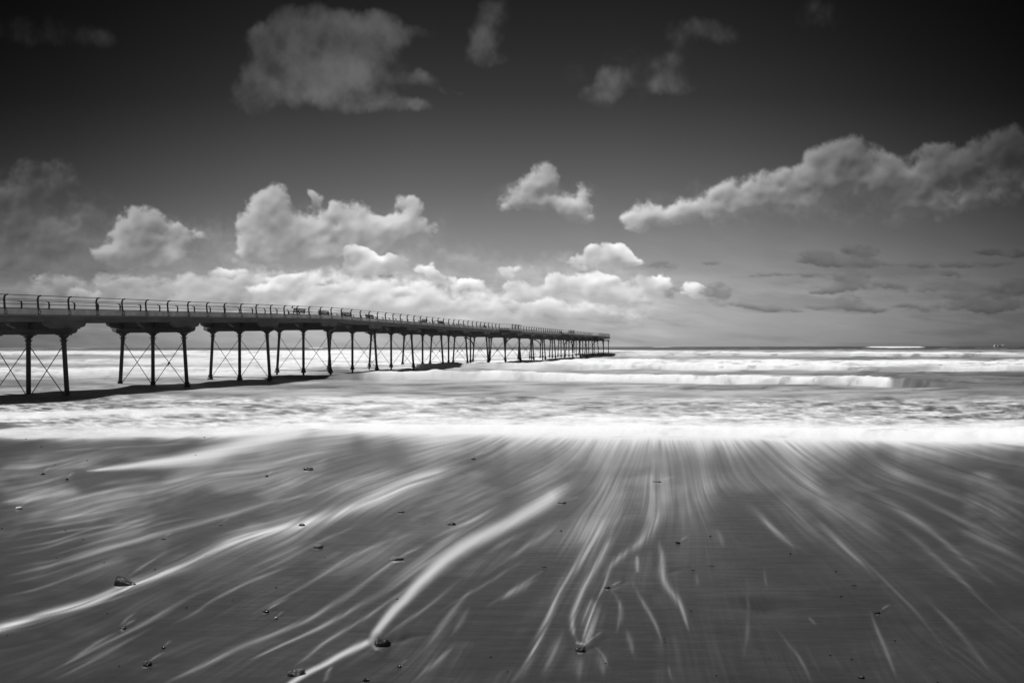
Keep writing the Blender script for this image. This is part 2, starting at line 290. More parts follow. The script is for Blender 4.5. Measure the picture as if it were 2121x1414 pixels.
# strokes: [(x, y), ...], width, strength, softness
STROKES = [
 ([(-60,1318),(0,1300),(100,1272),(190,1246),(250,1218),(380,1168),(500,1112),(640,1083),(760,1040),(870,990),(960,962)], [13,12,11,9,11,13,17,19,20,22,16], .74),
 ([(-10,1318),(100,1278),(250,1236),(400,1180)], [3,3,3,2], .32),
 ([(590,1420),(640,1390),(700,1358),(740,1338),(768,1326)], [7,9,10,11,10], .85),
 ([(768,1326),(776,1310),(800,1278),(860,1215),(910,1165),(960,1130),(1050,1085),(1110,1050),(1165,1012)], [10,12,14,17,22,24,22,24,20], .88),
 ([(668,1414),(678,1392),(690,1372)], [7,6,4], .4),
 ([(330,1418),(500,1340),(640,1282),(720,1232),(800,1172),(860,1128)], [8,8,8,7,8,12], .42),
 ([(500,1372),(560,1346),(680,1290),(800,1222),(880,1160),(960,1090),(1050,1040)], [5,5,6,8,18,24,22], .5),
 ([(600,1385),(640,1356),(668,1330),(720,1300),(780,1262),(850,1210)], [4,6,5,5,5,7], .45),
 ([(0,1196),(100,1172),(200,1142),(300,1114),(420,1080),(560,1040),(700,1010)], [6,6,7,7,8,7,6], .42),
 ([(0,1178),(120,1160),(240,1124),(360,1096),(500,1070)], [4,4,4,4,4], .3),
 ([(0,1153),(80,1138),(150,1116),(260,1090),(400,1072)], [4,5,5,5,4], .34),
 ([(0,1125),(100,1105),(220,1088),(380,1062)], [3,3,3,3], .28),
 ([(80,1220),(170,1185),(230,1165),(280,1150)], [4,6,6,4], .35),
 ([(500,1200),(590,1160),(660,1120),(760,1080)], [4,4,4,4], .4),
 ([(500,1183),(600,1140),(660,1112)], [3,4,4], .32),
 ([(410,1260),(520,1200),(620,1165)], [4,4,3], .3),
 ([(500,1282),(560,1250),(660,1195),(720,1155),(800,1120),(900,1092)], [4,4,5,6,6,6], .38),
 ([(60,1414),(200,1340),(300,1290),(400,1230),(480,1200)], [5,5,6,7,6], .34),
 ([(100,1414),(230,1345),(330,1290)], [4,5,4], .26),
 ([(340,1300),(400,1270),(440,1240),(520,1198)], [5,4,4,4], .3),
 ([(1055,1418),(1078,1396),(1105,1345),(1135,1280),(1155,1220),(1185,1180),(1230,1120),(1262,1060)], [16,9,9,9,10,12,24,34], .52),
 ([(1200,1338),(1183,1308),(1186,1270),(1205,1220),(1240,1160),(1275,1100)], [6,9,9,8,10,18], .5),
 ([(1210,1337),(1218,1300),(1224,1265),(1228,1240)], [7,16,20,10], .62),
 ([(1232,1250),(1245,1222),(1258,1205),(1250,1190),(1268,1165),(1300,1140),(1340,1110),(1370,1050)], [6,5,5,8,8,9,16,22], .5),
 ([(1262,1218),(1285,1245),(1286,1275),(1278,1300),(1268,1318)], [5,6,7,6,5], .32),
 ([(1318,1148),(1320,1186)], [6,7], .45),
 ([(1362,1115),(1372,1150),(1368,1195),(1380,1215),(1405,1240),(1418,1275),(1426,1310)], [8,10,10,9,9,7,4], .5),
 ([(1305,1195),(1320,1230),(1345,1270),(1366,1310),(1372,1350)], [6,6,6,5,3], .3),
 ([(1225,1330),(1250,1358),(1262,1388)], [3,3,3], .3),
 ([(1380,1370),(1392,1414)], [4,4], .22),
 ([(1530,1030),(1560,1060),(1620,1110),(1680,1150)], [10,14,10,6], .42),
 ([(1690,1080),(1730,1120),(1790,1175),(1820,1206)], [16,14,9,5], .42),
 ([(1620,960),(1680,1000),(1720,1060),(1760,1100)], [24,28,24,16], .36),
 ([(1740,980),(1850,1045),(1930,1100),(2000,1160),(2080,1230)], [14,13,9,8,7], .34),
 ([(1800,990),(1900,1030),(2000,1080),(2121,1140)], [12,8,7,7], .3),
 ([(1790,960),(1900,1000),(2020,1040),(2140,1100)], [22,12,8,8], .34),
 ([(1795,1245),(1812,1295),(1840,1360),(1860,1420)], [4,5,6,5], .3),
 ([(1600,1290),(1630,1330),(1664,1374),(1682,1420)], [3,4,6,6], .26),
 ([(1672,1274),(1690,1294)], [4,4], .4),
 ([(1900,1220),(1960,1280),(2020,1350),(2060,1410)], [6,7,8,7], .2),
 ([(640,893),(600,900),(560,908),(500,922),(440,940),(360,954),(260,966),(180,975)], [10,17,22,28,28,18,10,3], .98),
 ([(470,930),(420,945),(350,955)], [14,14,10], .3),
 ([(330,985),(260,996),(180,1006)], [8,8,5], .3),
 ([(170,1010),(110,1022),(40,1034),(0,1040)], [12,18,14,6], .5),
 ([(0,1060),(120,1040),(260,1010),(420,985),(560,965)], [6,6,7,7,5], .38),
 ([(0,940),(200,928),(380,918),(500,912)], [2,3,3,2], .3),
 ([(0,975),(150,968),(300,960)], [2,2,2], .22),
 ([(700,1010),(780,985),(850,962)], [26,30,20], .34),
 ([(1080,1000),(1130,975),(1180,955)], [24,26,20], .28),
 ([(1090,1080),(1160,1030),(1210,970)], [14,24,22], .28),
 ([(1265,1120),(1280,1040),(1285,960)], [40,44,36], .30),
 ([(1320,980),(1340,1010),(1330,1070)], [14,26,24], .26),
 ([(1370,985),(1385,1000)], [44,40], .26),
 ([(1400,1090),(1440,1040),(1440,990)], [30,40,40], .22),
 ([(1000,1260),(1080,1210),(1140,1170)], [5,5,5], .25),
 ([(1000,1195),(1060,1150),(1140,1100),(1190,1060)], [5,6,10,10], .36),
 ([(1000,1150),(1040,1125),(1100,1095)], [5,8,8], .3),
 ([(1020,1250),(1075,1218),(1120,1195)], [5,10,5], .3),
 ([(870,1360),(910,1300),(950,1250),(980,1215)], [6,10,10,5], .26),
 ([(810,1312),(850,1280),(900,1245),(960,1190)], [4,5,6,8], .3),
 ([(850,1414),(900,1370),(950,1330)], [6,8,5], .25),
 ([(980,945),(1010,935),(1040,925)], [4,5,4], .3),
 ([(1480,1090),(1490,1110),(1500,1140)], [8,6,3], .22),
 ([(620,1030),(760,1000),(860,970)], [30,44,24], .34), ([(720,1060),(840,1020),(930,985)], [26,40,26], .36), ([(560,1010),(700,985)], [20,24], .3),
 ([(1060,1035),(1120,1000),(1175,960)], [30,44,30], .34), ([(1200,1130),(1245,1040),(1262,965)], [30,44,40], .42), ([(1150,1160),(1200,1090),(1225,1040)], [20,26,22], .3),
 ([(1320,985),(1345,990),(1395,1000)], [40,46,40], .34), ([(1420,1060),(1450,1020),(1500,985)], [40,60,40], .26), ([(1330,1100),(1370,1040),(1385,990)], [30,40,30], .3),
 ([(1600,950),(1660,985),(1710,1030)], [20,34,26], .42), ([(1700,1020),(1780,1070),(1840,1120)], [40,40,24], .3), ([(1780,950),(1860,985),(1920,1010)], [26,36,20], .36),
 ([(1580,1010),(1640,1060),(1700,1120)], [26,34,22], .28), ([(1880,960),(2000,990),(2121,1020)], [10,12,10], .28), ([(1940,930),(2050,945),(2160,965)], [10,10,8], .26),
 ([(1560,1060),(1600,1095),(1640,1120)], [5,6,4], .34), ([(1600,1100),(1640,1130),(1650,1150)], [4,4,2], .3), ([(1440,1180),(1446,1220)], [4,3], .2), ([(1580,1170),(1588,1225)], [4,3], .22),
 ([(1545,1180),(1550,1290),(1535,1380)], [5,6,6], .16), ([(1820,1060),(1900,1120),(1990,1200),(2080,1290)], [10,9,7,6], .26), ([(1960,1080),(2060,1130),(2160,1180)], [10,10,8], .26),
 ([(1600,1000),(1760,1130),(1900,1270),(2000,1400)], [4,4,4,4], .18), ([(1240,1345),(1250,1400)], [12,10], .2), ([(1200,1350),(1198,1414)], [12,12], .2), ([(1170,1300),(1140,1360),(1120,1414)], [12,12,12], .22),
 ([(1290,1290),(1305,1330),(1315,1370)], [8,8,5], .18), ([(1190,1330),(1213,1334)], [4,4], .6), ([(812,1163),(838,1162)], [3,3], .6), ([(766,1330),(775,1342),(795,1345)], [6,6,4], .4),
 ([(236,1213),(250,1212)], [3,2], .7), ([(500,1150),(620,1110),(700,1080)], [14,14,10], .2), ([(880,1130),(960,1080),(1040,1020)], [30,34,26], .25), ([(640,1200),(760,1150),(860,1110)], [26,26,20], .14),
 ([(0,1212),(90,1192),(180,1160)], [3,3,3], .28), ([(0,1235),(70,1222),(160,1190)], [2,3,2], .25), ([(120,1260),(220,1225),(300,1195)], [2,3,2], .2), ([(0,1108),(140,1085),(300,1055)], [3,3,3], .3), ([(0,1088),(160,1068),(340,1035)], [4,4,3], .28),
 ([(60,1164),(200,1122),(330,1084),(480,1056)], [2,3,3,2], .34), ([(0,1140),(110,1122),(190,1094),(330,1074)], [2,3,3,2], .34), ([(420,1118),(560,1082),(700,1040)], [3,3,3], .34), ([(900,1270),(1000,1212),(1100,1150)], [4,5,5], .22),
 ([(930,1320),(955,1285),(975,1250)], [8,8,4], .2), ([(245,1298),(262,1280),(285,1265)], [3,3,2], .34), ([(252,1302),(200,1330),(120,1385)], [3,5,5], .25), ([(548,1262),(560,1256),(600,1235)], [3,3,2], .3),
]
DARK = [  # hollows and scoured wakes in the sand, plus shade painted beside the stones
 ([(268,1212),(238,1218)], [6,10], .5), ([(1540,1258),(1575,1264),(1615,1258)], [10,20,10], .55), ([(636,970),(660,962)],[6,4],.5),
 ([(800,1332),(850,1318),(900,1310)], [8,6,3], .4), ([(1265,1212),(1300,1203)], [6,4], .5), ([(1225,1332),(1265,1318)], [5,3], .35),
 ([(640,1385),(700,1360)], [8,4], .35), ([(1380,1185),(1410,1178)],[6,3],.5), ([(1800,1212),(1840,1205)],[12,8],.3), ([(1000,1000),(1100,975)],[9,5],.3),
 ([(70,1245),(200,1228),(320,1190)],[10,10,5],.25),([(820,1155),(860,1148)],[5,2],.4),([(657,1133),(690,1127)],[5,3],.4),([(305,1374),(340,1366)],[6,3],.4),
]
BIG = [ # x, y(foot), width px, height px, kind, material, label
 (254,1213,42,20,'wedge','stone','dark wedge shaped stone standing in the sand at the left beside the long foam streak'),
 (789,1338,34,20,'lobes','stone','largest glossy black two humped stone where the bright foam streak bends'),
 (609,1400,40,15,'lobes','stone','long knobbly black stone at the bottom edge under the foam streak'),
 (1202,1349,23,13,'disc','stone','flat round stone with a bright rim at the meeting of two foam streaks'),
 (300,1379,20,9,'round','stone','glossy black pebble with a white glint at the lower left'),
 (656,1135,21,9,'disc','grey_stone','oval grey pebble under the long foam streak left of the middle'),
 (820,1161,29,9,'disc','grey_stone','broad flat grey stone with a pale lower edge near the middle'),
 (757,1411,15,9,'round','stone','small dark pebble at the very bottom right of the largest stone'),
 (636,974,24,8,'lobes','stone','dark lumpy stone just below the waterline left of the middle'),
 (36,1054,15,6,'round','pale_stone','single white pebble at the left edge of the beach'),
 (86,983,10,5,'round','stone','small black pebble high on the left of the beach, left of its pair'),
 (136,994,8,5,'round','stone','small black pebble high on the left of the beach, right of its pair'),
 (622,1089,14,6,'lobes','stone','small dark pebble touching the upper side of the long foam streak'),
 (935,1087,18,6,'disc','stone','low dark stone half buried in the middle of the beach among streaks'),
 (830,1061,14,5,'disc','grey_stone','low grey stone at the end of a thin foam line above the middle'),
 (252,1302,14,6,'disc','stone','dark flat pebble with two foam lines parting from it at lower left'),
 (548,1268,14,6,'disc','stone','dark pebble under a fine foam line at lower left of the middle'),
 (570,1281,8,5,'round','pale_stone','tiny pale pebble with a dark wake just below the dark pebble'),
 (1257,1218,15,5,'disc','stone','low dark stone where a hooked foam streak ends'),
 (1404,1125,11,5,'round','stone','small dark pebble alone on the smooth sand right of the middle'),
 (1817,1270,13,6,'lobes','weed','dark clump of weed on the smooth sand at the right'),
 (1784,1404,15,8,'lobes','weed','dark clump of weed at the bottom right'),
 (335,1343,9,5,'round','stone','tiny black pebble above the glossy pebble at the lower left'),
 (336,1117,9,4,'round','grey_stone','tiny grey pebble in a foam line at the left'),
 (455,1087,9,4,'disc','grey_stone','tiny grey pebble on the upper left of the long foam streak'),
 (1163,1042,18,4,'disc','grey_stone','low grey stone above the thick foam streak near the middle'),
 (1361,999,18,4,'disc','grey_stone','low grey stone in the pale foam patch below the breaker'),
 (980,951,10,5,'round','grey_stone','small grey stone with a short foam tail just below the waterline'),
 (551,987,7,4,'round','stone','tiny black pebble left of the dark lumpy stone below the waterline'),
 (825,1381,9,5,'disc','stone','tiny dark pebble right below the largest stone'),
]
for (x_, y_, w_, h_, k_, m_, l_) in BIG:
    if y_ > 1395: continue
    DARK.append(([(x_ + w_ * .25, y_ - h_ * .25), (x_ + w_ * 1.0, y_ - h_ * .65), (x_ + w_ * 2.0, y_ - h_ * 1.3)], [h_ * .7, h_ * .5, h_ * .2], .42))  # scoured wake and the stone's shadow side, darkened together in the sand colour
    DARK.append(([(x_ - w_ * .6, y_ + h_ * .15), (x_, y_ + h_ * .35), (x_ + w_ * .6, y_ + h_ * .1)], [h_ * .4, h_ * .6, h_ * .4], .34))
    STROKES.append(([(x_ + w_ * .1, y_ - h_ * .8), (x_ + w_ * .9, y_ - h_ * 2.0), (x_ + w_ * 2.2, y_ - h_ * 3.6)], [max(1.6, h_ * .22), max(1.6, h_ * .2), 1.5], .34))
    if w_ > 12: STROKES.append(([(x_ - w_ * .45, y_ + 1.0), (x_, y_ + 2.0), (x_ + w_ * .3, y_ + 1.0)], [2, 2.4, 2], .4))
def raster(strokes, hard=False):
    out = np.zeros_like(GX, dtype=np.float32)
    wob = (5.0 * (fbm(GX / 60., GY / 40., 3, .5, 21) - .5)).astype(np.float32)
    for pts, ws, s in strokes:
        s = s * (.72 if s > .7 else .46) * (.68 if pts[0][0] > 1480 and pts[-1][0] > 1480 else 1)
        P_ = np.array(pts, float); L = np.r_[0, np.cumsum(np.hypot(*np.diff(P_, axis=0).T))]
        tt = np.linspace(0, L[-1], max(3, int(L[-1] / 9)))
        # smooth the guide points
        X_ = np.interp(tt, L, P_[:, 0]); Y_ = np.interp(tt, L, P_[:, 1]); W_ = np.interp(tt, L, ws)
        if len(X_) > 8:
            k = np.array([1, 2, 3, 4, 3, 2, 1.]) / 16
            X_[3:-3] = np.convolve(X_, k, 'valid'); Y_[3:-3] = np.convolve(Y_, k, 'valid')
        best = np.full(GX.shape, 9., np.float32)
        m = max(ws) * 2.2 + 8
        i0 = max(0, int((X_.min() - m - LX0) / ST)); i1 = min(GX.shape[1], int((X_.max() + m - LX0) / ST) + 1)
        j0 = max(0, int((Y_.min() - m - LY0) / ST)); j1 = min(GX.shape[0], int((Y_.max() + m - LY0) / ST) + 1)
        if i1 <= i0 or j1 <= j0: continue
        acc = np.zeros((j1 - j0, i1 - i0), np.float32)
        for a in range(len(X_) - 1):
            x0, y0, x1, y1 = X_[a], Y_[a], X_[a + 1], Y_[a + 1]; w = (W_[a] + W_[a + 1]) / 2 * (1. if s > .5 else .55 + .45 * min(1, min(a + .5, len(X_) - 1.5 - a) / (.3 * len(X_)))); mm = w * 2.2 + 8
            p0 = max(i0, int((min(x0, x1) - mm - LX0) / ST)); p1 = min(i1, int((max(x0, x1) + mm - LX0) / ST) + 1)
            r0 = max(j0, int((min(y0, y1) - mm - LY0) / ST)); r1 = min(j1, int((max(y0, y1) + mm - LY0) / ST) + 1)
            if p1 <= p0 or r1 <= r0: continue
            gx = GX[r0:r1, p0:p1] + wob[r0:r1, p0:p1] * min(1, w / 14); gy = GY[r0:r1, p0:p1]
            dx, dy = x1 - x0, y1 - y0; LL = dx * dx + dy * dy + 1e-6
            t = np.clip(((gx - x0) * dx + (gy - y0) * dy) / LL, 0, 1)
            d = np.hypot(gx - x0 - t * dx, gy - y0 - t * dy) / max(1.2, w * .5)
            v = np.exp(-0.7 * d ** (2.2 if s > .6 else 1.6))
            sg = (a + t) / (len(X_) - 1); v = v * np.minimum(1, np.maximum(0, np.minimum(sg, 1 - sg)) / (.08 if s > .5 else (.12 if s > .19 else .36)) + (.35 if s > .5 else 0)) ** 1.2
            sub = acc[r0 - j0:r1 - j0, p0 - i0:p1 - i0]; np.maximum(sub, v, out=sub)
        # frayed by the streaming
        o = out[j0:j1, i0:i1]
        fr = 1 + (0.10 if s > .55 else (.5 if max(ws) < 14 else .85)) * np.clip(LICA[j0:j1, i0:i1], -1.2, 1.4) * .6
        o[:] = 1 - (1 - o) * (1 - np.clip(acc * s * fr, 0, 1))
    return out
LICA, LICB = lic()
def beach_fields():
    x, y = GX, GY
    q = y - 718
    near_edge = np.exp(-(y - edge_y(x)) / interp(x, [(-700, 5), (400, 5), (640, 14), (1000, 22), (1350, 20), (1700, 18), (2121, 12), (2900, 14)]) / (.45 + 1.1 * fbm(x / 75., y * 0 + 2, 3, .6, 36)))
    near_edge = np.where(y < edge_y(x), 1, near_edge) * interp(x, [(-700, .7), (420, .8), (700, .8), (1000, .95), (2900, 1)])
    env = interp(y, [(880, .30), (940, .34), (1010, .30), (1070, .19), (1130, .10), (1220, .055), (1414, .03), (1560, .03)])
    env = env * interp(x, [(-700, .8), (0, .8), (300, 1.0), (900, 1.1), (1150, .85), (1300, .75), (1500, .72), (1800, .75), (2121, .7), (2880, .8)])
    # foam comes down in patches
    zn = fbm(x / 150. + y / 260. + 1.5 * np.sign(1350 - x) * y / 420., y / 62., 4, .55, 31)
    zone = .30 + 1.1 * sstep(.34, .68, zn)
    dim = 1 - .72 * sstep(965, 925, y) * sstep(560, 400, x)
    calm = 1 - .6 * np.exp(-(((x - 1640) / 220.) ** 2 + ((y - 1200) / 190.) ** 2)) - .5 * np.exp(-(((x - 620) / 200.) ** 2 + ((y - 1050) / 28.) ** 2)) - .5 * np.exp(-(((x - 1480) / 90.) ** 2 + ((y - 960) / 24.) ** 2))
    left = 1 + .9 * np.exp(-(((x - 250) / 420.) ** 2 + ((y - 1110) / 70.) ** 2))
    cen = 1 - .5 * np.exp(-(((x - 1330) / 260.) ** 2 + ((y - 950) / 70.) ** 2))
    st_ = .24 + (1 - cen) * .3 + cen * np.clip(.5 + .26 * LICA, 0, 2.0) ** 1.2 * .52 + cen * np.clip(.25 + .42 * LICB, 0, 2.2) ** 1.4 * .26 * sstep(1250, 1000, y)
    f = env * zone * dim * calm * left * st_
    s = raster(STROKES)
    f = 1 - (1 - np.clip(f, 0, .7)) * (1 - np.clip(s, 0, .97))
    ne = np.clip(near_edge * (1 + .25 * LICA * np.clip((1 - near_edge) * 2, 0, 1)), 0, 1)
    f = 1 - (1 - f) * (1 - ne)
    f = np.clip(f, 0, 1)
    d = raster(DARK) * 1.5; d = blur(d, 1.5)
    return f.astype(np.float32), d.astype(np.float32)
FOAM, DRK = beach_fields()

def axis(lo, hi, step, far_lo, far_hi):
    a = list(np.arange(lo, hi + step, step)); s = step
    v = a[0]
    left = []
    while v > far_lo: s *= 1.06; v -= s; left.append(v)
    s = step; v = a[-1]; right = []
    while v < far_hi: s *= 1.06; v += s; right.append(v)
    return np.array(left[::-1] + a + right)

def grid_object(name, X, Y, Z, attrs, mat, extra=None):
    r, c = X.shape
    co = np.stack([X, Y, Z], -1).reshape(-1, 3)
    idx = np.arange(r * c).reshape(r, c)
    q = np.stack([idx[:-1, :-1], idx[:-1, 1:], idx[1:, 1:], idx[1:, :-1]], -1).reshape(-1, 4)
    if extra is not None:
        q = np.vstack([q, np.array(extra[1]) + len(co)]); co = np.vstack([co, np.array(extra[0], float)])
    # make faces point up
    v0 = co[q[0, 1]] - co[q[0, 0]]; v1 = co[q[0, 2]] - co[q[0, 0]]
    me = bpy.data.meshes.new(name)
    nv, nf = len(co), len(q)
    fl = np.cross(co[q[:, 1]] - co[q[:, 0]], co[q[:, 2]] - co[q[:, 0]])[:, 2] < 0
    q[fl] = q[fl][:, ::-1]
    me.vertices.add(nv); me.vertices.foreach_set('co', co.astype(np.float32).ravel())
    me.loops.add(nf * 4); me.loops.foreach_set('vertex_index', q.astype(np.int32).ravel())
    me.polygons.add(nf); me.polygons.foreach_set('loop_start', np.arange(0, nf * 4, 4, dtype=np.int32))
    me.polygons.foreach_set('use_smooth', np.ones(nf, bool))
    me.update(calc_edges=True)
    for k, v in attrs.items():
        a = me.attributes.new(k, 'FLOAT', 'POINT'); buf = np.zeros(nv, np.float32); buf[:r * c] = v.astype(np.float32).ravel(); a.data.foreach_set('value', buf)
    me.materials.append(mat)
    o = bpy.data.objects.new(name, me); col.objects.link(o); o['kind'] = 'structure'
    return o

# ------------------------------------------------------------------ materials
def material(name, base, rough=.6, spec=.5, noise_amt=.25, noise_scale=4., bump=.3, metal=0., streak=None):
    m = bpy.data.materials.new(name); m.use_nodes = True; n = NT(m.node_tree)
    b = m.node_tree.nodes['Principled BSDF']
    tcn = n.new('ShaderNodeTexCoord'); p = tcn.outputs['Object']
    if streak: p = n.vmath('MULTIPLY', p, streak)
    nz = n.noise(p, noise_scale, 7, .65)
    v = n.math('MULTIPLY', base, n.math('ADD', 1 - noise_amt, n.math('MULTIPLY', nz, 2 * noise_amt)))
    n.put(b.inputs['Base Color'], v); b.inputs['Roughness'].default_value = rough
    b.inputs['Specular IOR Level'].default_value = spec; b.inputs['Metallic'].default_value = metal
    if bump:
        bp = n.new('ShaderNodeBump'); bp.inputs['Strength'].default_value = bump; bp.inputs['Distance'].default_value = .02
        n.put(bp.inputs['Height'], n.noise(tcn.outputs['Object'], noise_scale * 6, 6, .7)); n.put(b.inputs['Normal'], bp.outputs[0])
    return m
def attr(n, name):
    a = n.new('ShaderNodeAttribute', attribute_type='GEOMETRY', attribute_name=name); return a.outputs['Fac']
def sand_material():
    m = bpy.data.materials.new('wet_sand'); m.use_nodes = True; n = NT(m.node_tree); b = m.node_tree.nodes['Principled BSDF']
    tcn = n.new('ShaderNodeTexCoord'); p = tcn.outputs['Object']
    f = attr(n, 'foam'); d = attr(n, 'hollow')  # second mask: hollows and wakes, with the painted shade of the stones
    mott = n.noise(n.vmath('MULTIPLY', p, (1., .6, 1.)), 1.3, 7, .62)
    grain = n.noise(p, 140, 3, .7)
    sand = n.math('MULTIPLY', SAND_ALBEDO, n.math('ADD', .52, n.math('ADD', n.math('MULTIPLY', mott, .60), n.math('MULTIPLY', grain, .36))))
    speck = n.maprange(n.noise(p, 46, 2, .5), .70, .76)
    sand = n.math('MULTIPLY', sand, n.math('SUBTRACT', 1., n.math('MULTIPLY', speck, .6)))
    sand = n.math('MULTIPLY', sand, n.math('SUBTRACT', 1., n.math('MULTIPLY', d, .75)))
    n.put(b.inputs['Base Color'], n.mix(f, sand, .74))
    n.put(b.inputs['Roughness'], n.mix(f, n.math('ADD', .24, n.math('MULTIPLY', mott, .14)), .75))
    b.inputs['IOR'].default_value = 1.34
    bp = n.new('ShaderNodeBump'); bp.inputs['Strength'].default_value = .6; bp.inputs['Distance'].default_value = .006
    h = n.math('ADD', n.noise(n.vmath('MULTIPLY', p, (.55, 2.2, 1.)), 5.0, 4, .5), n.math('ADD', n.math('MULTIPLY', f, .9), n.math('MULTIPLY', grain, .12)))
    n.put(bp.inputs['Height'], h); n.put(b.inputs['Normal'], bp.outputs[0])
    return m
def sea_material():
    m = bpy.data.materials.new('foaming_sea'); m.use_nodes = True; n = NT(m.node_tree); b = m.node_tree.nodes['Principled BSDF']
    tcn = n.new('ShaderNodeTexCoord'); p = tcn.outputs['Object']
    f = attr(n, 'foam')
    n.put(b.inputs['Base Color'], n.mix(f, .06, .76))
    n.put(b.inputs['Roughness'], n.mix(f, .34, .9))
    n.put(b.inputs['Specular IOR Level'], n.mix(f, .5, .1))
    n.put(b.inputs['Subsurface Weight'], n.math('MULTIPLY', f, .9)); b.inputs['Subsurface Radius'].default_value = (1, 1, 1); b.inputs['Subsurface Scale'].default_value = 1.8
    b.inputs['IOR'].default_value = 1.33
    bp = n.new('ShaderNodeBump'); bp.inputs['Strength'].default_value = .5; bp.inputs['Distance'].default_value = .05
    n.put(bp.inputs['Height'], n.noise(n.vmath('MULTIPLY', p, (.35, 1., 1.)), 1.1, 6, .6)); n.put(b.inputs['Normal'], bp.outputs[0])
    return m
SAND_ALBEDO = 0.032
M = {
 'sand': sand_material(), 'sea': sea_material(),
 'concrete': material('weathered_concrete', .46, .85, .3, .85, 1.9, .6, streak=(1, 1, .3)),
 'girder': material('grey_girder', .12, .8, .3, .8, 2.4, .4, streak=(1, .25, 1)),
 'timber': material('dark_timber', .07, .8, .3, .5, 3., .4, streak=(1, .25, 1)),
 'boards': material('deck_boards', .22, .8, .3, .35, 3., .3),
 'iron': material('painted_cast_iron', .035, .5, .5, .45, 5., .3),
 'baked_sun': material('baked_sun_beam_end', .5, .7, .3, .5, 5., .3),  # sunlight on the back beam ends, put into the colour
 'white': material('white_painted_board', .85, .6, .4, .12, 3., .1),
 'stone': material('wet_stone', .04, .16, .6, .5, 30., .5),
 'pale_stone': material('pale_stone', .55, .4, .5, .35, 30., .4),
 'grey_stone': material('grey_wet_stone', .14, .3, .5, .45, 60., .5),
 'weed': material('wet_weed', .02, .4, .5, .4, 40., .4),
 'ship': material('ship_paint', .85, .5, .4, .1, 1., 0),
 'ship_dark': material('ship_hull', .40, .5, .4, .1, 1., 0),
}

def make_translucent(m):
    n = NT(m.node_tree); b = m.node_tree.nodes['Principled BSDF']; o = m.node_tree.nodes['Material Output']
    t = n.new('ShaderNodeBsdfTranslucent'); t.inputs[0].default_value = (.9, .9, .9, 1)
    x = n.new('ShaderNodeMixShader'); x.inputs[0].default_value = .65
    n.l.new(b.outputs[0], x.inputs[1]); n.l.new(t.outputs[0], x.inputs[2]); n.l.new(x.outputs[0], o.inputs[0])
make_translucent(M['white'])
# ------------------------------------------------------------------ sky backdrop, 40 km away
def sky_material():
    m = bpy.data.materials.new('daylight_sky'); m.use_nodes = True; n = NT(m.node_tree); n.n.clear()
    e = n.new('ShaderNodeEmission'); n.put(e.inputs['Color'], attr(n, 'radiance')); e.inputs['Strength'].default_value = 1.0 / EXPO
    o = n.new('ShaderNodeOutputMaterial'); n.put(o.inputs[0], e.outputs[0]); m.cycles.emission_sampling = 'NONE'
    return m
gx_, gy_, simg, sclear = sky_fields()
def build_sky():
    le = np.array([-3400, -2400, -1700, -1200, -850, -640]); re_ = np.array([2700, 2950, 3300, 3900, 4700, 5600]); te = np.array([-1100, -900, -700, -500, -350, -230])
    xs = np.r_[le, gx_, re_]; ys = np.r_[te, gy_, [745, 790]]
    pw = 6, 6
    a = np.pad(simg, ((6, 2), (6, 6)), 'edge')
    a[:, :6] *= np.linspace(2.2, 1.1, 6)[None, :]; a[:, -6:] *= np.linspace(1.1, 2.2, 6)[None, :]
    X, Y = np.meshgrid(xs, ys); dx = (X - XC); dz = yh(X) - Y
    rr = 40000. / np.sqrt(dx ** 2 + dz ** 2 + F * F)
    o = grid_object('sky', dx * rr, F * rr, EYE + dz * rr, {'radiance': a}, sky_material())
build_sky()

# ------------------------------------------------------------------ beach
bx_ = axis(-50, 2170, 1.75, -5200, 7200)
byd = list(np.arange(872, 1470, 1.5)); s_ = 1.5
while byd[-1] < 5200: s_ *= 1.05; byd.append(byd[-1] + s_)
up = [872 - 6 * i for i in range(8, 0, -1)]
by_ = np.array(up + byd)
BX, BY = np.meshgrid(bx_, by_)
XX, YY, ZZ = place(BX, BY)
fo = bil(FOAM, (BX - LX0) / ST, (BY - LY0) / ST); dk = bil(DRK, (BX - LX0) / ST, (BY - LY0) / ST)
fo = fo * (1 - sstep(1480, 2400, BY) * .6)
ed = edge_y(BX)
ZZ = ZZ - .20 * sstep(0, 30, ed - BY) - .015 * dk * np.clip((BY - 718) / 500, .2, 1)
ZZ = ZZ + .010 * (fbm(XX * .8, YY * .8, 4, .5, 41) - .5) * np.clip(YY / 6, .3, 1.5)
def hollow(x, y, rx, ry, dep):
    X0, Y0, _ = place(x, y); ax = rx * Y0 / F; ay = abs(place(x, y - ry)[1] - Y0)
    return dep * np.exp(-(((XX - X0) / ax) ** 2 + ((YY - Y0) / ay) ** 2))
ZZ = ZZ - hollow(1575, 1256, 60, 18, .012) + hollow(1575, 1238, 80, 14, .006)
# surrounding strand, beyond the finely modelled part
def strand():
    ys = [-60, -20, 0, 6, 12, 20, 30, 45]; xs = [-400, -60, -10, 10, 60, 400]
    v = [(x, y, EYE - float(depth_below_eye(max(y, -12) if y < 0 else y)) - .06 - (.3 if y > 12 else 0)) for y in ys for x in xs]
    f = [[r * 6 + c, r * 6 + c + 1, (r + 1) * 6 + c + 1, (r + 1) * 6 + c] for r in range(len(ys) - 1) for c in range(5)]
    return v, f
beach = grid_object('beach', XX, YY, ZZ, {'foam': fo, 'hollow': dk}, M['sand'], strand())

# ------------------------------------------------------------------ sea
sx_ = axis(-50, 2170, 1.9, -5200, 7200)
N1 = []
tq = list(np.concatenate([np.linspace(0, 1, 200)[:-1]]))
